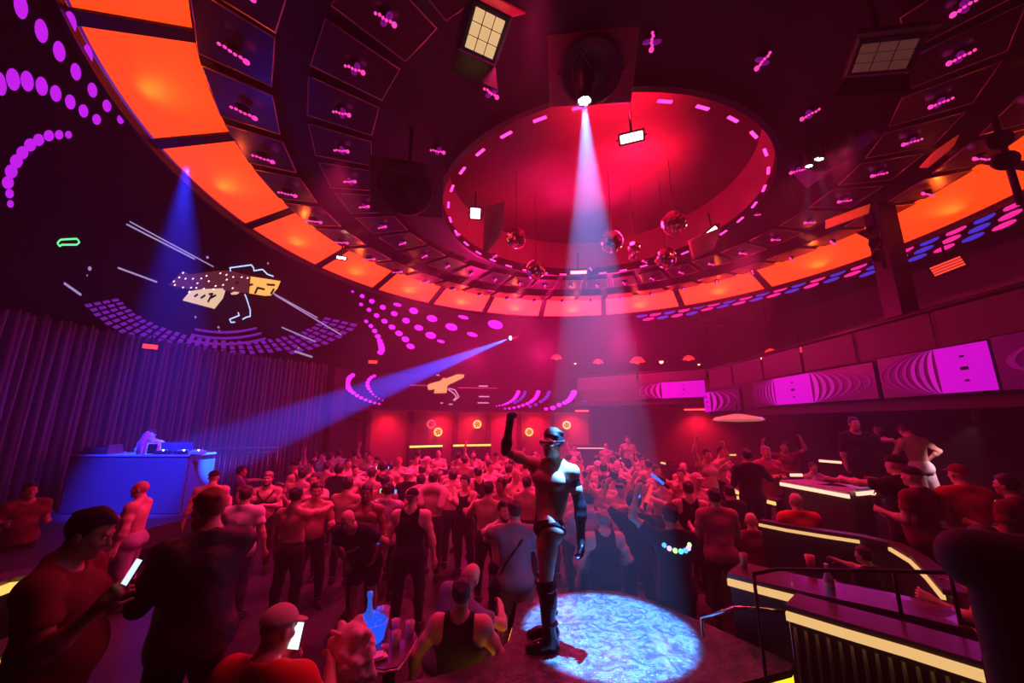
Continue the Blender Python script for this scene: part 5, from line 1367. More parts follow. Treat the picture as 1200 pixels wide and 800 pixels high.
# --- the masked dancer on the platform
B = Body(H=1.80, bulk=.98, h=.0065, lean=(-.02, .10, 1), twist=58, neck=(-16, 6), R_=((.80, -.45, .30), (-.12, -.12, 1), 1.6), L_=((.30, .10, -1), (.10, -.05, -1), .6),
         Rl=((.06, -.05, -1), (.02, .08, -1)), Ll=((-.04, -.10, -1), (-.02, .06, -1)), toe=6)
dl = Vector((.325, 3.68, ZP))
off = B.J[1][2]
root = person(dl, R(-88), 'masked dancer flexing a gloved arm on the lit platform, in black briefs and boots', B, 'tan', ('slick', 'black'), [('briefs', BLACK(), {})], eyes=True)
for sg in (-1, 1):
    g_ = .007
    pr = B.hand(sg, .003)+B.forearm(sg, g_, 0, 1)
    if sg == 1: pr += [('c', B.arm[sg][0]+(B.arm[sg][1]-B.arm[sg][0])*.25, B.arm[sg][1], .053*B.S, .047*B.S, .03)]
    link('glove', sdf_mesh(pr, .0065), cl('glossy'), root)
    kn, an = B.J[sg][1:3]
    pr = B.footp(sg, .011)+[('c', kn+(an-kn)*-.04, an, .066*B.S, .054*B.S, .03), ('e', kn+(an-kn)*.3+np.array((0, .026, 0)), (.058, .062, .12), None, .04), ('c', kn+(an-kn)*-.05+np.array((0, -.02, 0)), kn+(an-kn)*.12+np.array((0, -.03, 0)), .055, .05, .03)]
    z = an[2]-.085*B.S
    b_ = link('boot', sdf_mesh(pr, .0065, [B.plane((0, 0, z-.004), (0, 0, -1)), B.plane(kn+(kn-an)*.07, nrm(kn-an))]), cl('glossy'), root)
    f = nrm(np.array((math.sin(R(6))*sg, -math.cos(R(6)), 0))); s_ = MB()
    for k in range(3):
        c = kn+(an-kn)*(.12+.3*k)
        s_.tube([c+.062*np.array((math.cos(t), math.sin(t), 0))+np.array((0, .012, 0)) for t in [2*PI*i/14 for i in range(14)]], .010, 6, True)
    s_.build('boot_strap', mat('strap', (.03, .03, .03), .3), b_)
# mirrored visor
vis = [('c', B.hd(-.05, -.078, .012), B.hd(.05, -.078, .012), .030, .030, .01), ('c', B.hd(-.05, -.078, .012), B.hd(-.084, -.01, .018), .026, .016, .02), ('c', B.hd(.05, -.078, .012), B.hd(.084, -.01, .018), .026, .016, .02)]
v_ = link('visor', sdf_mesh(vis, .005), mat('visor_mirror', (.85, .85, .9), .08, metal=1), root)
MB().tube([B.hd(.088*math.cos(t), .012+.105*math.sin(t), .024) for t in [2*PI*i/20 for i in range(20)]], .011, 6, True).build('visor_strap', BLACK(), v_)
wr = B.p(0, 0, .0)
hb = MB(); 
for sg in (-1, 1): hb.tube([B.p(sg*.155, -.02, .055), B.p(sg*.1, -.1, .03), B.p(0, -.112, .0)], .008, 6)
hb.build('waist_strap', BLACK(), root)

# --- near figures on the side tier and in the lounge
ND = .008
r, Bm, lo, sc = P(122, 597, 112, 'man in a maroon T-shirt beside the amber table, looking down at his phone', 'tan', 'short:black', 'tee:maroon trousers:black', ((.25, -.4, -1), (.05, -1, 1.05), 1.0), ((.28, -.3, -1), (-.35, -1, .75), 1.0), 1.05, .6, 1.80, .45, 2.3, neck=(0, 24), h=ND, eyes=True)
def phone_at(p, look, lb, m=None, w=.062, hgt=.12):
    root = empty('phone', p, lb, 'phone'); Mx = aim(look)
    MB().box((0, 0, 0), (w, hgt, .009), Mx, .003).build('case', M_BODY, root); MB().box(Mx @ Vector((0, 0, .006)), (w-.006, hgt-.008, .003), Mx).build('screen', m or glow('phone_screen', (.75, .9, 1), 1.1, True), root)
w_ = world(r, Bm.arm[-1][2]+Bm.arm[-1][4]*.13+np.array((0, -.02, .05))); ph = w_; phone_at(ph, Vector((-.45, -.9, .45)), 'small bright phone held by the man in maroon')
el, wrs = [np.array(x) for x in Bm.arm[1][1:3]]
c = el+(wrs-el)*.82; ax = nrm(wrs-el); s1 = nrm(np.cross(ax, (0, 0, 1))); s2 = np.cross(ax, s1)
MB().tube([c+(s1*math.cos(t)+s2*math.sin(t))*.036 for t in [2*PI*i/14 for i in range(14)]], .011, 6, True).build('wristband', BLACK(), r)
P(246, 573, -118, 'big man with cropped red-lit head in a black leather jacket, back turned', 'fair', 'crop:ginger', 'long:leather trousers:black beard:ginger', 'hug', ((.25, -.35, -1), (-.3, -1, .1), .8), 1.2, .5, 1.80, .45, 2.72, h=ND, neck=(8, 8))
r, Bm, lo, sc = P(334, 708, 172, 'man in a bright red shirt and pale cap sitting on the sofa', 'fair', 'none', 'tee:red trousers:black cap:beige', ((.4, -.5, -.8), (-.5, -.8, .5), .9), ((.3, -.55, -.8), (-.45, -.9, .45), .9), 1.3, .5, 1.78, .1, 2.75, neck=(-14, 16), h=ND, sit=.42, Rl=((.15, -1, -.1), (0, -.05, -1)), Ll=((.15, -1, -.1), (0, -.05, -1)))
phone_at(at_y(347, 744, 2.82), Vector((-.15, -1, .25)), 'lit phone held up beside the pale cap', glow('phone_white', (.85, .97, 1), 1.3, True), .085, .15)
P(541, 679, 176, 'seated man in a black tank top with amber-lit arms, back turned, by the lounge table', 'fair', 'crop:black', 'tank:black trousers:black beard:black', ((.62, -.12, -1), (-.55, -1, -.25), .6), ((.75, .1, -1), (.25, -.35, -1), .5), 1.22, .4, 1.76, .0, 3.62, neck=(10, -4), h=ND, sit=.5, Rl=((.2, -1, -.12), (0, -.1, -1)), Ll=((.2, -1, -.12), (0, -.1, -1)))
P(566, 688, 138, 'bald bearded man in a blue-grey shirt leaning on the seated man in black', 'fair', 'none', 'tee:blue trousers:denim beard:brown', 'hug', 'bent', 1.1, .4, 1.74, .0, 4.05, dx=-.08, lean=(-.25, -.22, 1), neck=(20, 10), h=ND, sit=.5, Rl=((.2, -1, -.12), (0, -.1, -1)), Ll=((.2, -1, -.12), (0, -.1, -1)), fit=False)
r, Bm, lo, sc = P(603, 586, 184, 'man in a grey T-shirt and khaki shorts, seen from behind just behind the dancer', 'fair', 'crop:brown', 'tee:grey shorts:khaki', 'hang', 'hug', 1.08, .2, 1.76, .0, 4.86, h=ND, neck=(14, 2))
bg = MB(); 
P0 = [Vector(Bm.t(-.15, .0, .49)), Vector(Bm.t(-.05, .135, .38)), Vector(Bm.t(.12, .13, .16)), Vector(Bm.p(.19, .05, .0))]
bg.tube([world(r, p)-r.location for p in P0], .014, 6); bg.tube([world(r, p)-r.location for p in [Bm.t(-.15, .0, .49), Bm.t(-.03, -.14, .38), Bm.t(.14, -.12, .16), Bm.p(.19, .02, .0)]], .014, 6)
bagr = empty('shoulder_bag', r.location, 'black shoulder bag hanging at the hip of the man in the grey T-shirt', 'bag'); bg.build('strap', BLACK(), bagr)
pb_ = world(r, Bm.p(.235, .04, -.10))-r.location; MB().box(pb_, (.12, .26, .22), Matrix.Rotation(R(184), 3, 'Z'), .04).build('pouch', BLACK(), bagr)
P(591, 587, 24, 'smiling man with glasses and a dark headband hugging the man in the grey T-shirt', 'fair', 'short:black', 'trousers:black beard:brown', 'hug', 'hug', 1.05, .3, 1.74, .0, 5.32, h=.010, neck=(0, 4))
P(688, 574, 176, 'man in a lilac-grey T-shirt right behind the dancer, back turned', 'fair', 'short:brown', 'tee:lilac trousers:navy', 'phone', 'phone', 1.1, .3, 1.78, .0, 5.45, h=.010, neck=(0, 14))
P(706, 598, 182, 'broad man with short grey hair in a black tank top behind the platform', 'fair', 'short:grey', 'tank:black trousers:black', 'hip', 'hang', 1.28, .7, 1.76, .0, 5.18, h=.010)
P(484, 572, 178, 'broad man in a black tank top and dark cap, back turned to us', 'fair', 'none', 'tank:black trousers:black capback:black', 'hang', 'hang', 1.2, .5, 1.78, .0, None, h=.010)

# --- dancers one can single out, nearest first
N_ = 'none'
rows = [
 (290, 570, 190, 'man in a white T-shirt lit pink, back turned, beside the red-lit head', 'fair', 'short:brown', 'tee:white trousers:denim', 'hang', 'bent', 1.12, .4),
 (252, 551, 200, 'bare-backed man in a dark cap standing before the mixing desk', 'fair', N_, 'trousers:black cap:black', 'bent', 'hang', 1.2, .5),
 (284, 546, 130, 'man in a purple shirt reaching an arm over his neighbour by the barrier', 'tan', 'short:black', 'tee:purple trousers:black', 'down', 'fwd', 1.1, .3),
 (315, 553, 20, 'bearded man in a black chest harness facing us by the barrier', 'fair', 'short:grey', 'trousers:black harness:black beard:black', 'hug', 'cross', 1.12, .5),
 (166, 563, -70, 'bald bare-chested man in pale trousers standing alone before the stage', 'fair', N_, 'trousers:lilac', 'bent', 'down', 1.2, .8),
 (38, 566, 60, 'dim man in a dark red shirt behind the man in maroon', 'tan', 'short:black', 'tee:maroon trousers:black', 'bent', 'bent', 1.15, .5),
 (349, 571, 172, 'dark-haired bare-backed man holding out an arm to his neighbour', 'tan', 'short:black', 'trousers:black', 'fwd', 'down', 1.08, .2),
 (372, 566, 30, 'dark-haired man looking down, in front of the outstretched arm', 'tan', 'short:black', 'trousers:black', 'phone', 'bent', 1.05, .2),
 (408, 560, 176, 'muscular bare-backed man with thick dark hair at the edge of the crowd', 'tan', 'bushy:black', 'trousers:black', 'bent', 'bent', 1.18, 0),
 (430, 568, 10, 'smiling bearded bare-chested man facing us beside the muscular back', 'brown', 'short:black', 'trousers:black beard:black', 'bent', 'down', 1.1, .4),
 (456, 566, 170, 'man in a sequined shirt with lit blue headphones', 'fair', 'short:black', 'tee:sequin trousers:black', 'bent', 'dance', 1.15, .4),
 (494, 556, 176, 'dark-haired man with a pink towel round his shoulders', 'fair', 'short:black', 'trousers:black', 'hang', 'hang', 1.1, .2),
 (508, 553, 182, 'bare-backed man with cropped hair beside the pink towel', 'fair', 'crop:brown', 'trousers:black', 'dance', 'dance', 1.1, .2),
 (531, 551, 195, 'dark-haired bare-armed man bending towards his hugging partner', 'fair', 'short:black', 'trousers:black', 'hug', 'hug', 1.2, .6),
 (545, 557, -20, 'man with a dark hood of hair clasped by his hugging partner', 'fair', 'bushy:black', 'tank:black trousers:black', 'hug', 'bent', 1.05, .2),
 (573, 564, 160, 'dark-haired bare-backed man close behind the hugging man with glasses', 'tan', 'short:black', 'trousers:black', 'bent', 'dance', 1.1, .2),
 (587, 560, -40, 'man with black hair facing the bare back near the dancer', 'brown', 'short:black', 'trousers:black', 'dance', 'bent', 1.05, .1),
 (708, 557, 8, 'bare-chested man in dark sunglasses facing us behind the lilac shirt', 'fair', 'short:brown', 'trousers:black beard:brown', 'upbent', 'face', 1.12, .3),
 (742, 577, 168, 'man in a black T-shirt with a tiny blue light on his black hair', 'tan', 'bushy:black', 'tee:black trousers:black', 'bent', 'upbent', 1.1, .2),
 (784, 590, 182, 'person in a ring of coloured lights holding up both hands, back turned', 'tan', 'short:black', 'tee:black trousers:black', 'face', 'upbent', 1.0, .1),
 (752, 562, 30, 'bare-chested man with raised hands beside the red glow stick', 'fair', 'short:brown', 'trousers:black', 'upbent', 'hug', 1.12, .4),
 (727, 560, -30, 'bare-chested dancer between the sunglasses and the blue light', 'fair', 'crop:brown', 'trousers:black', 'dance', 'hug', 1.08, .3),
 (816, 554, 12, 'bare-chested man in a pale cap under the blue glow stick', 'fair', N_, 'trousers:black cap:pink', 'dance', 'bent', 1.15, .5),
 (797, 549, -30, 'bare-chested man beside the pale cap, turned to his friend', 'fair', 'short:brown', 'trousers:black', 'bent', 'dance', 1.12, .5),
 (836, 572, 176, 'dark-haired man in a plaid pink shirt, back turned, beside the booth', 'tan', 'short:black', 'tee:plaid trousers:black', 'bent', 'bent', 1.12, .4),
 (700, 540, 190, 'man in a white cap and pale shirt behind the dancer\'s shoulder', 'fair', N_, 'tee:pink trousers:black capback:white', 'bent', 'dance', 1.1, .2),
 (679, 540, -10, 'bare-chested man at the dancer\'s shoulder facing us', 'fair', 'crop:brown', 'trousers:black', 'dance', 'bent', 1.1, .3),
 (673, 521, -6, 'dancer with one arm flung straight up beside the masked head', 'fair', 'short:brown', 'trousers:black', 'up', 'hang', 1.05, .1),
 (605, 549, 30, 'bald bare-chested man in the throng left of the dancer\'s ribs', 'fair', N_, 'trousers:black', 'bent', 'hug', 1.08, .3),
 (616, 541, 170, 'bare-backed man in the throng under the dancer\'s raised elbow', 'fair', 'crop:brown', 'trousers:black', 'dance', 'bent', 1.08, .2),
 (356, 549, 184, 'bare-backed man with cropped dark hair near the curtain\'s end', 'fair', 'short:black', 'trousers:black', 'hang', 'bent', 1.1, .3),
 (345, 540, -80, 'man in a dark cap tipping his head back near the curtain\'s end', 'tan', N_, 'tank:black trousers:black cap:black', 'bent', 'bent', 1.05, .2),
 (384, 541, 180, 'bare-backed man under the doorway beside a black-haired head', 'fair', 'short:brown', 'trousers:black', 'down', 'dance', 1.08, .2),
 (398, 544, 176, 'black-haired man in a dark T-shirt under the doorway', 'tan', 'bushy:black', 'tee:black trousers:black', 'bent', 'bent', 1.08, .2),
 (379, 530, -20, 'pale bare-chested man furthest by the doorway', 'pale', 'crop:brown', 'trousers:black', 'down', 'bent', 1.05, .1),
 (417, 545, 40, 'bare-chested man between the thick dark hair and the doorway', 'fair', 'crop:brown', 'trousers:black', 'dance', 'hug', 1.08, .3),
 (437, 548, 170, 'bare-backed man just beyond the smiling bearded one', 'fair', 'short:brown', 'trousers:black', 'dance', 'dance', 1.1, .3),
 (449, 541, 185, 'black-haired dancer above the lit headphones', 'tan', 'bushy:black', 'tank:black trousers:black', 'bent', 'bent', 1.05, .1),
 (468, 536, 20, 'bare-chested man in a red cap below the broken gold light bar', 'fair', N_, 'trousers:black cap:red', 'bent', 'dance', 1.1, .3),
 (481, 549, 178, 'man in a black T-shirt and pale cap below the gold light bar', 'fair', N_, 'tee:black trousers:black capback:white', 'bent', 'hang', 1.08, .2),
 (500, 535, -60, 'man in a flat pink cap below the gap of the gold light bars', 'fair', N_, 'tank:black trousers:black cap:pink', 'dance', 'bent', 1.1, .3),
 (529, 543, 190, 'dark-haired bare-backed dancer below the unbroken gold light bar', 'fair', 'short:black', 'trousers:black', 'hug', 'bent', 1.1, .3),
 (560, 547, -150, 'dark-haired dancer beneath the long gold sconce, half turned', 'tan', 'short:black', 'tank:black trousers:black', 'bent', 'dance', 1.08, .2),
 (581, 530, 10, 'dancer with a dark cap beneath the end of the gold light bar', 'fair', N_, 'trousers:black cap:black', 'dance', 'up', 1.08, .2),
 (625, 531, 15, 'bare-chested dancer just under the dancer\'s flexed arm', 'fair', 'short:brown', 'trousers:black', 'upbent', 'dance', 1.05, .2),
 (769, 545, 20, 'bare-chested dancer behind the red glow stick', 'fair', 'short:brown', 'trousers:black', 'dance', 'hug', 1.1, .3),
]
for i, (px, py, rz, lb, sk, hr, we, ra, la, bk, be) in enumerate(rows):
    r, Bm, lo, sc = P(px, py, rz, lb, sk, hr, we, ra, la, bk, be, H=1.76+.05*math.sin(i*2.1), h=.0115)
    if 'pink towel' in lb:
        tw_ = [('c', Bm.t(-.2, .02, .47), Bm.t(-.03, .07, .55), .075, .075, .05), ('c', Bm.t(.2, .02, .47), Bm.t(.03, .07, .55), .075, .075, .05), ('c', Bm.t(-.2, .06, .44), Bm.t(-.17, .12, .26), .07, .06, .03), ('c', Bm.t(.2, .06, .44), Bm.t(.17, .12, .3), .07, .06, .03), ('c', Bm.t(-.18, -.06, .44), Bm.t(-.13, -.15, .2), .06, .05, .03), ('c', Bm.t(.18, -.06, .44), Bm.t(.13, -.15, .2), .06, .05, .03)]
        link('towel', sdf_mesh(tw_, .011), cloth('towel', (.8, .45, .5)), r)
    if 'headphones' in lb:
        hp = MB().tube([Bm.hd(.1*math.cos(t), .01, .03+.105*math.sin(t)) for t in [PI*i/12 for i in range(13)]], .011, 6)
        for sg in (-1, 1): hp.lathe([(.03, -.02), (.042, 0), (.03, .03)], 12, aim(Bm.Hd @ np.array((sg, 0, 0))), tuple(Bm.hd(sg*.095, .01, 0)))
        q = hp.build('headphones', BLACK(), r)
        for k, (sg, nm) in enumerate(((-1, 'led_cyan'), (1, 'led_aqua'))): MB().lathe([(.034, 0), (.03, .012), (.01, .014)], 12, aim(Bm.Hd @ np.array((sg, 0, 0))), tuple(Bm.hd(sg*.125, .01, 0))).build('lit_earcup', glow(nm, ((.02, .25, 1), (.1, .8, .8))[k], 2.2), q)
        for dz, c, nm in ((-.07, (.0, .06, .9), 'lamp_blue'), (-.16, (.05, .7, .75), 'lamp_cyan')): MB().box(tuple(Bm.p(.03+.05*(dz < -.1), .19, dz)), (.09, .03, .05), Matrix.Rotation(.3, 3, 'Y'), .01).build('belt_light', glow(nm, c, 1.8), r)
    if 'sunglasses' in lb:
        link('sunglasses', sdf_mesh([('c', Bm.hd(-.045, -.088, .01), Bm.hd(.045, -.088, .01), .024, .024, .01)], .006), mat('lens_black', (.01, .01, .01), .1), r)
    if 'tiny blue light' in lb: MB().sphere(tuple(Bm.hd(-.05, .09, .10)), .028, 10, 8).build('hair_light', glow('hair_blue', (.03, .15, 1), 5), r)
    if 'ring of coloured lights' in lb:
        nk = MB().tube([Bm.t(.13*math.cos(t), .02+.14*math.sin(t), .45+.05*math.sin(t)*-1) for t in [2*PI*i/16 for i in range(16)]], .008, 6, True).build('necklace', BLACK(), r)
        for k in range(9):
            t = PI*(.02+k*.12); MB().sphere(tuple(Bm.t(.145*math.cos(t), .03+.155*math.sin(t), .44-.06*math.sin(t))), .026, 8, 6).build('bead', glow('bead_%s' % ['aqua', 'blue', 'lilac', 'green'][k % 4], [(.1, .8, .7), (.08, .4, 1), (.7, .4, .9), (.4, .9, .3)][k % 4], 1.8), nk)
    if 'ring of coloured' in lb: phone_at(world(r, Bm.arm[-1][2]+Bm.arm[-1][4]*.1), Vector((.2, -.8, .2)), 'phone held up inside the ring of coloured lights', glow('phone_dim', (.35, .6, .8), .5))
    if 'outstretched' in lb or 'holding out an arm' in lb: MB().sphere(tuple(Bm.arm[-1][2]), .02, 8, 6).build('bracelet_light', glow('bracelet_white', (1, .8, .9), 3), r)
    if 'glasses' in lb: pass
# leaning man in a dark T-shirt with a pale slash, and the pale cloth beside him
P(404, 612, -10, 'man in shorts bending over, in a black T-shirt with a pale slash', 'tan', 'none', 'tee:black shorts:black', ((.5, -.2, -1), (-.6, -.5, -.55), 1.0), ((.75, .0, -.9), (-.75, -.5, -.7), 1.0), 1.12, .3, 1.76, 0, 5.2, lean=(-.05, -.95, 1), neck=(5, -15), h=.010, fit=False)
r_ = COL.objects[-1]
root = [o for o in COL.objects if o.get('label', '').startswith('man in shorts bending')][0]
slash = MB(); 
Bq = Body(H=1.76, bulk=1.12, belly=.3, lean=(-.05, -.95, 1)); c0 = Bq.t(-.08, -.128, .27)
slash.plate([Bq.t(-.10, -.150, .25), Bq.t(.02, -.155, .29), Bq.t(.11, -.145, .36), Bq.t(.10, -.145, .37), Bq.t(.0, -.153, .31), Bq.t(-.10, -.146, .27)], Bq.T @ np.array((0, -1, 0)), .012); slash.build('print', cloth('print_pale', (.7, .55, .6)), root)
# light sticks
def stick(p, d, m, lb, L=.34):
    root = empty('glow_stick', p, lb, 'glow stick'); d = Vector(d).normalized()
    MB().lathe([(.012, 0), (.024, .01), (.024, L), (.015, L+.02)], 12, aim(d)).build('tube', m, root); MB().lathe([(.027, -.12), (.027, .0), (.02, .01)], 12, aim(d)).build('grip', BLACK(), root)
p = at_y(778, 567, 7.4); q = at_y(764, 556, 7.4); stick(p, q-p, glow('stick_blue', (.02, .10, 1), 2.2), 'blue glow stick held slanting above the crowd', .26)
p = at_y(757, 589, 6.3); q = at_y(763, 571, 6.3); stick(p, q-p, glow('stick_red', (1, .02, .02), 1.5), 'red glow stick held upright beside the black hair with the blue light', .27)

# --- performer on the stage
r, Bm, lo, sc = P(178, 503, 8, 'performer in a pale T-shirt standing behind the mixing desk', 'fair', 'short:brown', 'tee:white trousers:black', 'bent', 'bent', 1.15, .4, 1.78, zs, 9.95, h=.011, neck=(0, 12))
# --- people on the booth side
EX = [
 (931, 577, 174, 'bald man in a red shirt sitting in the curved booth, back turned', 'fair', N_, 'tee:red trousers:black', 'hug', 'bent', 1.2, .5, .45, 5.6, .45),
 (879, 600, 160, 'red-lit bald man crouched at the end of the curved booth', 'fair', N_, 'tee:maroon trousers:black', 'bent', 'bent', 1.05, .2, .0, 6.0, None),
 (952, 542, 10, 'bare-chested man sitting behind the raised counter', 'fair', 'short:brown', 'trousers:black', 'bent', 'fwd', 1.2, .5, .45, 8.6, .75),
 (1000, 489, -12, 'tall man in black standing in the dark behind the raised counter', 'tan', 'short:black', 'long:black trousers:black', 'down', 'fwd', 1.08, .2, .85, 8.3, None),
 (1027, 497, -30, 'dim-faced man in black further along the dark wall', 'tan', 'short:black', 'long:black trousers:black', 'down', 'bent', 1.05, .2, .85, 9.2, None),
 (1046, 533, 190, 'man in a dark cap and dark shirt, before the second dancer', 'fair', N_, 'tee:black trousers:black cap:black', 'hug', 'fwd', 1.1, .3, .45, 5.3, None),
 (1066, 547, 200, 'man in a dark cap and maroon shirt, hugging in front of the second dancer', 'fair', N_, 'tee:maroon trousers:black capback:black', 'hug', 'bent', 1.15, .4, .45, 5.0, None),
 (1120, 544, 170, 'man in a flat red-lit hat and red shirt beside the second dancer\'s legs', 'fair', N_, 'tee:red trousers:black cap:maroon', 'bent', 'bent', 1.15, .4, .45, 4.95, None),
 (1176, 556, 200, 'shadowy man near the frame edge behind the padded chair', 'tan', 'short:black', 'tee:maroon trousers:black', 'bent', 'bent', 1.1, .3, .45, 4.5, None),
 (1150, 617, 210, 'man with a pink-lit shoulder just beyond the padded chair', 'fair', 'short:black', 'tee:pink trousers:black', 'bent', 'bent', 1.1, .3, .45, 3.2, .5),
 (1010, 640, 200, 'man in black leaning over the long counter inside the curved booth', 'tan', 'short:black', 'tee:black trousers:black', 'fwd', 'bent', 1.1, .3, .45, 4.25, .5),
 (874, 526, 176, 'tall man in dark clothes on the booth tier, back turned', 'tan', 'short:black', 'long:black trousers:black', 'dance', 'bent', 1.1, .2, .45, None, None),
 (897, 523, 0, 'man with folded arms facing us on the booth tier', 'fair', 'short:grey', 'tee:plaid trousers:black beard:grey', 'cross', 'cross', 1.1, .3, .45, None, None),
 (918, 518, -30, 'dancer with an arm arched over his head on the booth tier', 'tan', 'short:black', 'tee:maroon trousers:black', 'flex', 'upbent', 1.05, .2, .45, None, None),
 (828, 526, 10, 'bare-chested dancer with both arms raised on the far tier', 'fair', 'short:brown', 'trousers:black', 'up', 'upbent', 1.05, .1, .45, None, None),
 (845, 523, 30, 'bare-chested dancer beside the raised arms on the far tier', 'fair', 'crop:brown', 'trousers:black', 'dance', 'dance', 1.1, .3, .45, None, None),
 (853, 568, 185, 'man in a black shirt between the plaid shirt and the booth', 'tan', 'short:black', 'tee:black trousers:black', 'bent', 'fwd', 1.1, .2, .0, None, None),
 (710, 519, 176, 'bare-backed man standing high by the pale pink counter', 'fair', N_, 'trousers:black', 'down', 'hang', 1.1, .2, .0, 16.3, None),
 (735, 511, -10, 'dim man standing high at the far side of the white beam', 'fair', 'crop:brown', 'trousers:black', 'hang', 'bent', 1.05, .1, .45, 14.0, None),
]
for (px, py, rz, lb, sk, hr, we, ra, la, bk, be, fl, Y, st) in EX:
    kw = dict(sit=st, Rl=((.15, -1, -.1), (0, -.05, -1)), Ll=((.15, -1, -.1), (0, -.05, -1))) if st else {}
    if 'crouched' in lb: kw = dict(Rl=((.2, -.9, -.6), (.0, .75, -.8)), Ll=((.2, -.9, -.6), (0, .75, -.8)))
    r, Bm, lo, sc = P(px, py, rz, lb, sk, hr, we, ra, la, bk, be, 1.76, fl, Y, h=.0115, **kw)
    if st:
        s_ = empty('bar_stool', lo, 'dark round stool under the %s' % lb.split(' sitting')[0].split(' with a')[0].split(' leaning')[0].replace('just ', ''), 'stool'); hs = (st-.0)*sc
        MB().lathe([(.20, hs-.09), (.215, hs-.05), (.20, hs-.01), (.01, hs)], 20).build('seat', M_VIN, s_); MB().lathe([(.2, 0), (.2, .02), (.03, .05), (.03, hs-.08)], 16).build('pedestal', M_BLK, s_)
# second dancer, in white tights, leaning with a leg stretched out, on a small podium
pd = at_y(1104, 588, 7.75)
podium = empty('podium', (pd.x-.25, pd.y, .85), 'small dark podium carrying the second dancer in white', 'podium'); MB().lathe([(.68, 0), (.72, .012), (.72, .045), (.70, .05), (.01, .05)], 28).build('drum', M_FRONT, podium)
MB().tube([(.72*math.cos(t), .72*math.sin(t), .03) for t in [2*PI*i/28 for i in range(28)]], .02, 6, True).build('rim', M_TRIM, podium)
B2 = Body(H=1.80, bulk=1.08, h=.010, lean=(.04, -.10, 1), neck=(0, 30), R_=((.8, .1, -.75), (-.2, -.7, -.5), .7), L_=((.75, .1, -.8), (-.3, -.7, -.5), .7), Rl=((.34, -.05, -1), (.36, .10, -1)), Ll=((-.20, .0, -1), (-.26, .12, -1)))
r2 = person((pd.x-.22, pd.y+.05, .90), R(176), 'bare-backed dancer in white shorts and pale blue-white boots on the small podium', B2, 'fair', ('crop', 'brown'), [('shorts', cl('pearl'), dict(to=.97, loose=.0, g=.01)), ('shoes', mat('boot_pale', (.55, .7, .9), .4), dict(high=.75))])

# --- the packed far crowd: several looks, each look a group of its own
LOOKS = [('bare-chested dancer with cropped hair in the packed far crowd under the ring', 'bare-chested far dancers', 'fair', 'crop:brown', 'trousers:black', 'dance', 'hug', 15, .3),
         ('dark-haired bare-backed dancer in the packed far crowd', 'bare-backed far dancers', 'tan', 'short:black', 'trousers:black', 'bent', 'dance', 185, .2),
         ('dancer in a black tank top in the packed far crowd', 'far dancers in black', 'fair', 'short:brown', 'tank:black trousers:black', 'hang', 'bent', 165, .3),
         ('dancer in a pink-lit white shirt in the packed far crowd', 'far dancers in white', 'fair', 'short:brown', 'tee:white trousers:black', 'dance', 'bent', 200, .2),
         ('bald bare-chested dancer in the packed far crowd', 'bald far dancers', 'pale', N_, 'trousers:black', 'bent', 'cross', -20, .6),
         ('dancer with a raised arm in the packed far crowd', 'far dancers with a raised arm', 'fair', 'short:black', 'trousers:black', 'up', 'hug', 5, .1)]
rnd = random.Random(5)
LOOKO = []
def clear(x, y, d): return all((q[0].x-x)**2+(q[0].y-y)**2 > d*d for q in PLACED)
made = 0; tries = 0
def rest(px):     # how high heads reach at this column
    return 529 if px > 640 else 527
while made < 58 and tries < 6000:
    tries += 1
    px = rnd.uniform(352, 840) if tries % 3 else rnd.uniform(480, 680)
    py = rnd.uniform(rest(px), 556 if px < 640 else 566)
    k = rnd.choice([0, 0, 0, 1, 1, 2, 2, 3, 4, 5])
    p = at_z(px, py, 1.75)
    if not clear(p.x, p.y, .57) or p.y > 17 or p.x > 4.2 or (p.x+.2)**2+(p.y-4.4)**2 < 1: continue
    lb, gr, sk, hr, we, ra, la, rz, be = LOOKS[k]
    n = sum(1 for o in LOOKO if o[1] == k)
    if n < 2:
        P(px, py, rz+rnd.uniform(-25, 25), lb, sk, hr, we, ra, la, 1.05+.1*rnd.random(), be, group=gr)
        LOOKO.append(([o for o in COL.objects if o.get('label') == lb][-1], k))
    else:
        src = rnd.choice([o for o in LOOKO if o[1] == k])[0]
        c = copy_tree(src); c.location = (p.x, p.y, 0); c.rotation_euler.z = R(rz+rnd.uniform(-50, 50)); s = rnd.uniform(.96, 1.04); c.scale = (s, s, s)
        PLACED.append((Vector((p.x, p.y, 0)), lb))
    made += 1
# ------------------------------------------------------------------ light of the hall
for a, r, z in DOWN:
    p = pol(r, a, z); spot(p, pol(r+.45, a, 1.2), 320, (1, .015, .07), 65, 1, .1)
spot((pA.x, pA.y, 7.62), (pA.x, pA.y, 9), 280, (1, .008, .05), 84, .5, .1); spot(pA+Vector((0, 0, -.15)), pA+Vector((0, .5, -5)), 300, (1, .012, .06), 70, .6, .12)
spot(pB+Vector((0, 0, -.12)), pB+Vector((0, 0, -5)), 200, (1, .012, .06), 70, .6, .12); spot((3.0, 7.2, 7.62), (3.0, 7.2, 9), 150, (1, .008, .06), 84, .5, .1)
spot(pC+Vector((0, 0, -.1)), pC+Vector((0, 0, -5)), 150, (1, .02, .05), 65, .6, .1)
spot(pD+Vector((0, 0, -.1)), pD+Vector((0, 0, -5)), 110, (1, .02, .12), 65, .6, .1)
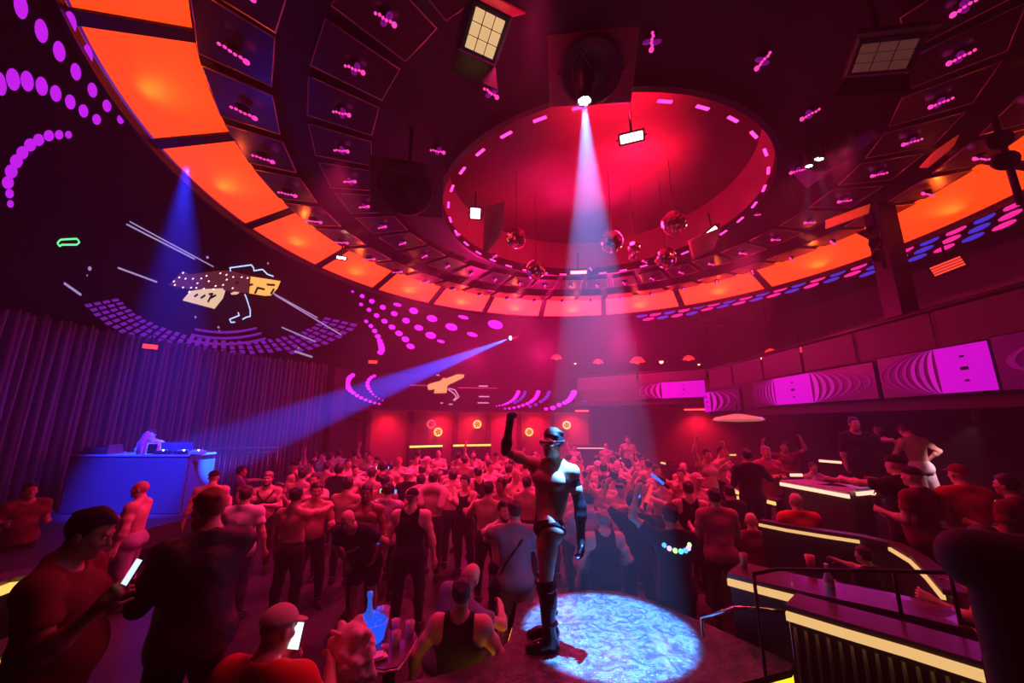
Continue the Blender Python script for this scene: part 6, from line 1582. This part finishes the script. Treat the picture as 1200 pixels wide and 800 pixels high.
# pink-red wash lamps of the rig aimed at the dance floor
for (a, r, tx, ty, e) in [(150, 5.2, -2.5, 8.5, 650), (110, 5.0, -.5, 11, 900), (70, 5.0, 1.5, 11.5, 900), (200, 5.2, -3.2, 6.5, 300), (20, 4.6, 3.0, 9.0, 420), (-30, 4.2, 1.2, 7, 150), (-110, 4.8, -1.2, 5.6, 90)]:
    p = pol(r, a, 7.1); spot(p, (tx, ty, 1.3), e*3.6, (1, .022, .16), 38, .8, .12)
# blue over the stage
pb = at_cone(222, 178)+Vector((0, 0, -.25)); spot(pb, (-8.3, 9.5, 1.5), 38000, (.005, .025, 1), 13, .8, .06)
spot(pol(8.9, 170, 6.3), (-10.3, 11.0, 1.5), 170, (.02, .03, 1), 42, 1, .1)
spot(pol(9.2, 156, 6.2), pol(12.6, 156, 2.4), 190, (.03, .03, 1), 45, 1, .1)
spot(pol(9.2, 182, 6.2), pol(12.6, 184, 2.4), 50, (.05, .02, 1), 48, 1, .1)
for x, y, z, e in [(-1.6, 15.4, 5.2, 260), (1.2, 15.2, 5.4, 420), (4.2, 14.5, 5.6, 360)]: point((x, y, z), e*2.0, (1, .008, .20), .25)
point((2.6, 8.0, 6.9), 230, (1, .006, .06), .3); point((.3, 9.2, 6.8), 120, (1, .006, .07), .3)  # added red points without a fitting, for the glow under the dome
spot(pol(4.6, -112, 7.0), (.4, 3.0, .8), 260, (1, .02, .14), 17, .9, .1)
pl = Vector((7.95, 6.7, 2.72)); tl = Vector((8.5, 7.8, 1.6)); beam_lamp(pl, tl, .06, 'small added lamp under the balcony edge to brighten the second dancer', glow('lens_rose', (1, .6, .6), 3)); spot(pl+(tl-pl).normalized()*.08, tl, 150, (1, .5, .6), 24, .6, .05)  # added lamp tucked under the slab, brightens the second dancer
# violet spill from the balcony side
area((7.3, 9, 3.0), (3, 9, 1.0), 16, (.7, .05, .8), 5, .3)
# amber under-lighting of counters is emitted by their strips

W_ = bpy.data.worlds.new('club'); SC.world = W_; W_.use_nodes = True; nt = W_.node_tree
nt.nodes['Background'].inputs['Color'].default_value = (.10, .0, .06, 1); nt.nodes['Background'].inputs['Strength'].default_value = .0
vs_ = nt.nodes.new('ShaderNodeVolumeScatter'); vs_.inputs['Color'].default_value = (1, 1, 1, 1); vs_.inputs['Density'].default_value = .010; vs_.inputs['Anisotropy'].default_value = .35
nt.links.new(vs_.outputs['Volume'], nt.nodes['World Output'].inputs['Volume'])

cam = bpy.data.cameras.new('camera'); co = bpy.data.objects.new('camera', cam); COL.objects.link(co)
co.location = CAM; co.rotation_euler = (R(90)+PITCH, 0, 0); cam.sensor_width = 36; cam.sensor_fit = 'HORIZONTAL'; cam.lens = 36*FPX/1200; cam.clip_start = .05
SC.camera = co
v = SC.view_settings; v.view_transform = 'Standard'; v.look = 'None'; v.gamma = 1; v.use_curve_mapping = False; v.exposure = 0
SC.cycles.max_bounces = 5; SC.cycles.diffuse_bounces = 2; SC.cycles.glossy_bounces = 2; SC.cycles.transmission_bounces = 4; SC.cycles.volume_bounces = 0; SC.cycles.transparent_max_bounces = 6
SC.cycles.caustics_reflective = False; SC.cycles.caustics_refractive = False; SC.cycles.sample_clamp_indirect = 4; SC.cycles.sample_clamp_direct = 0
SC.cycles.use_denoising = True
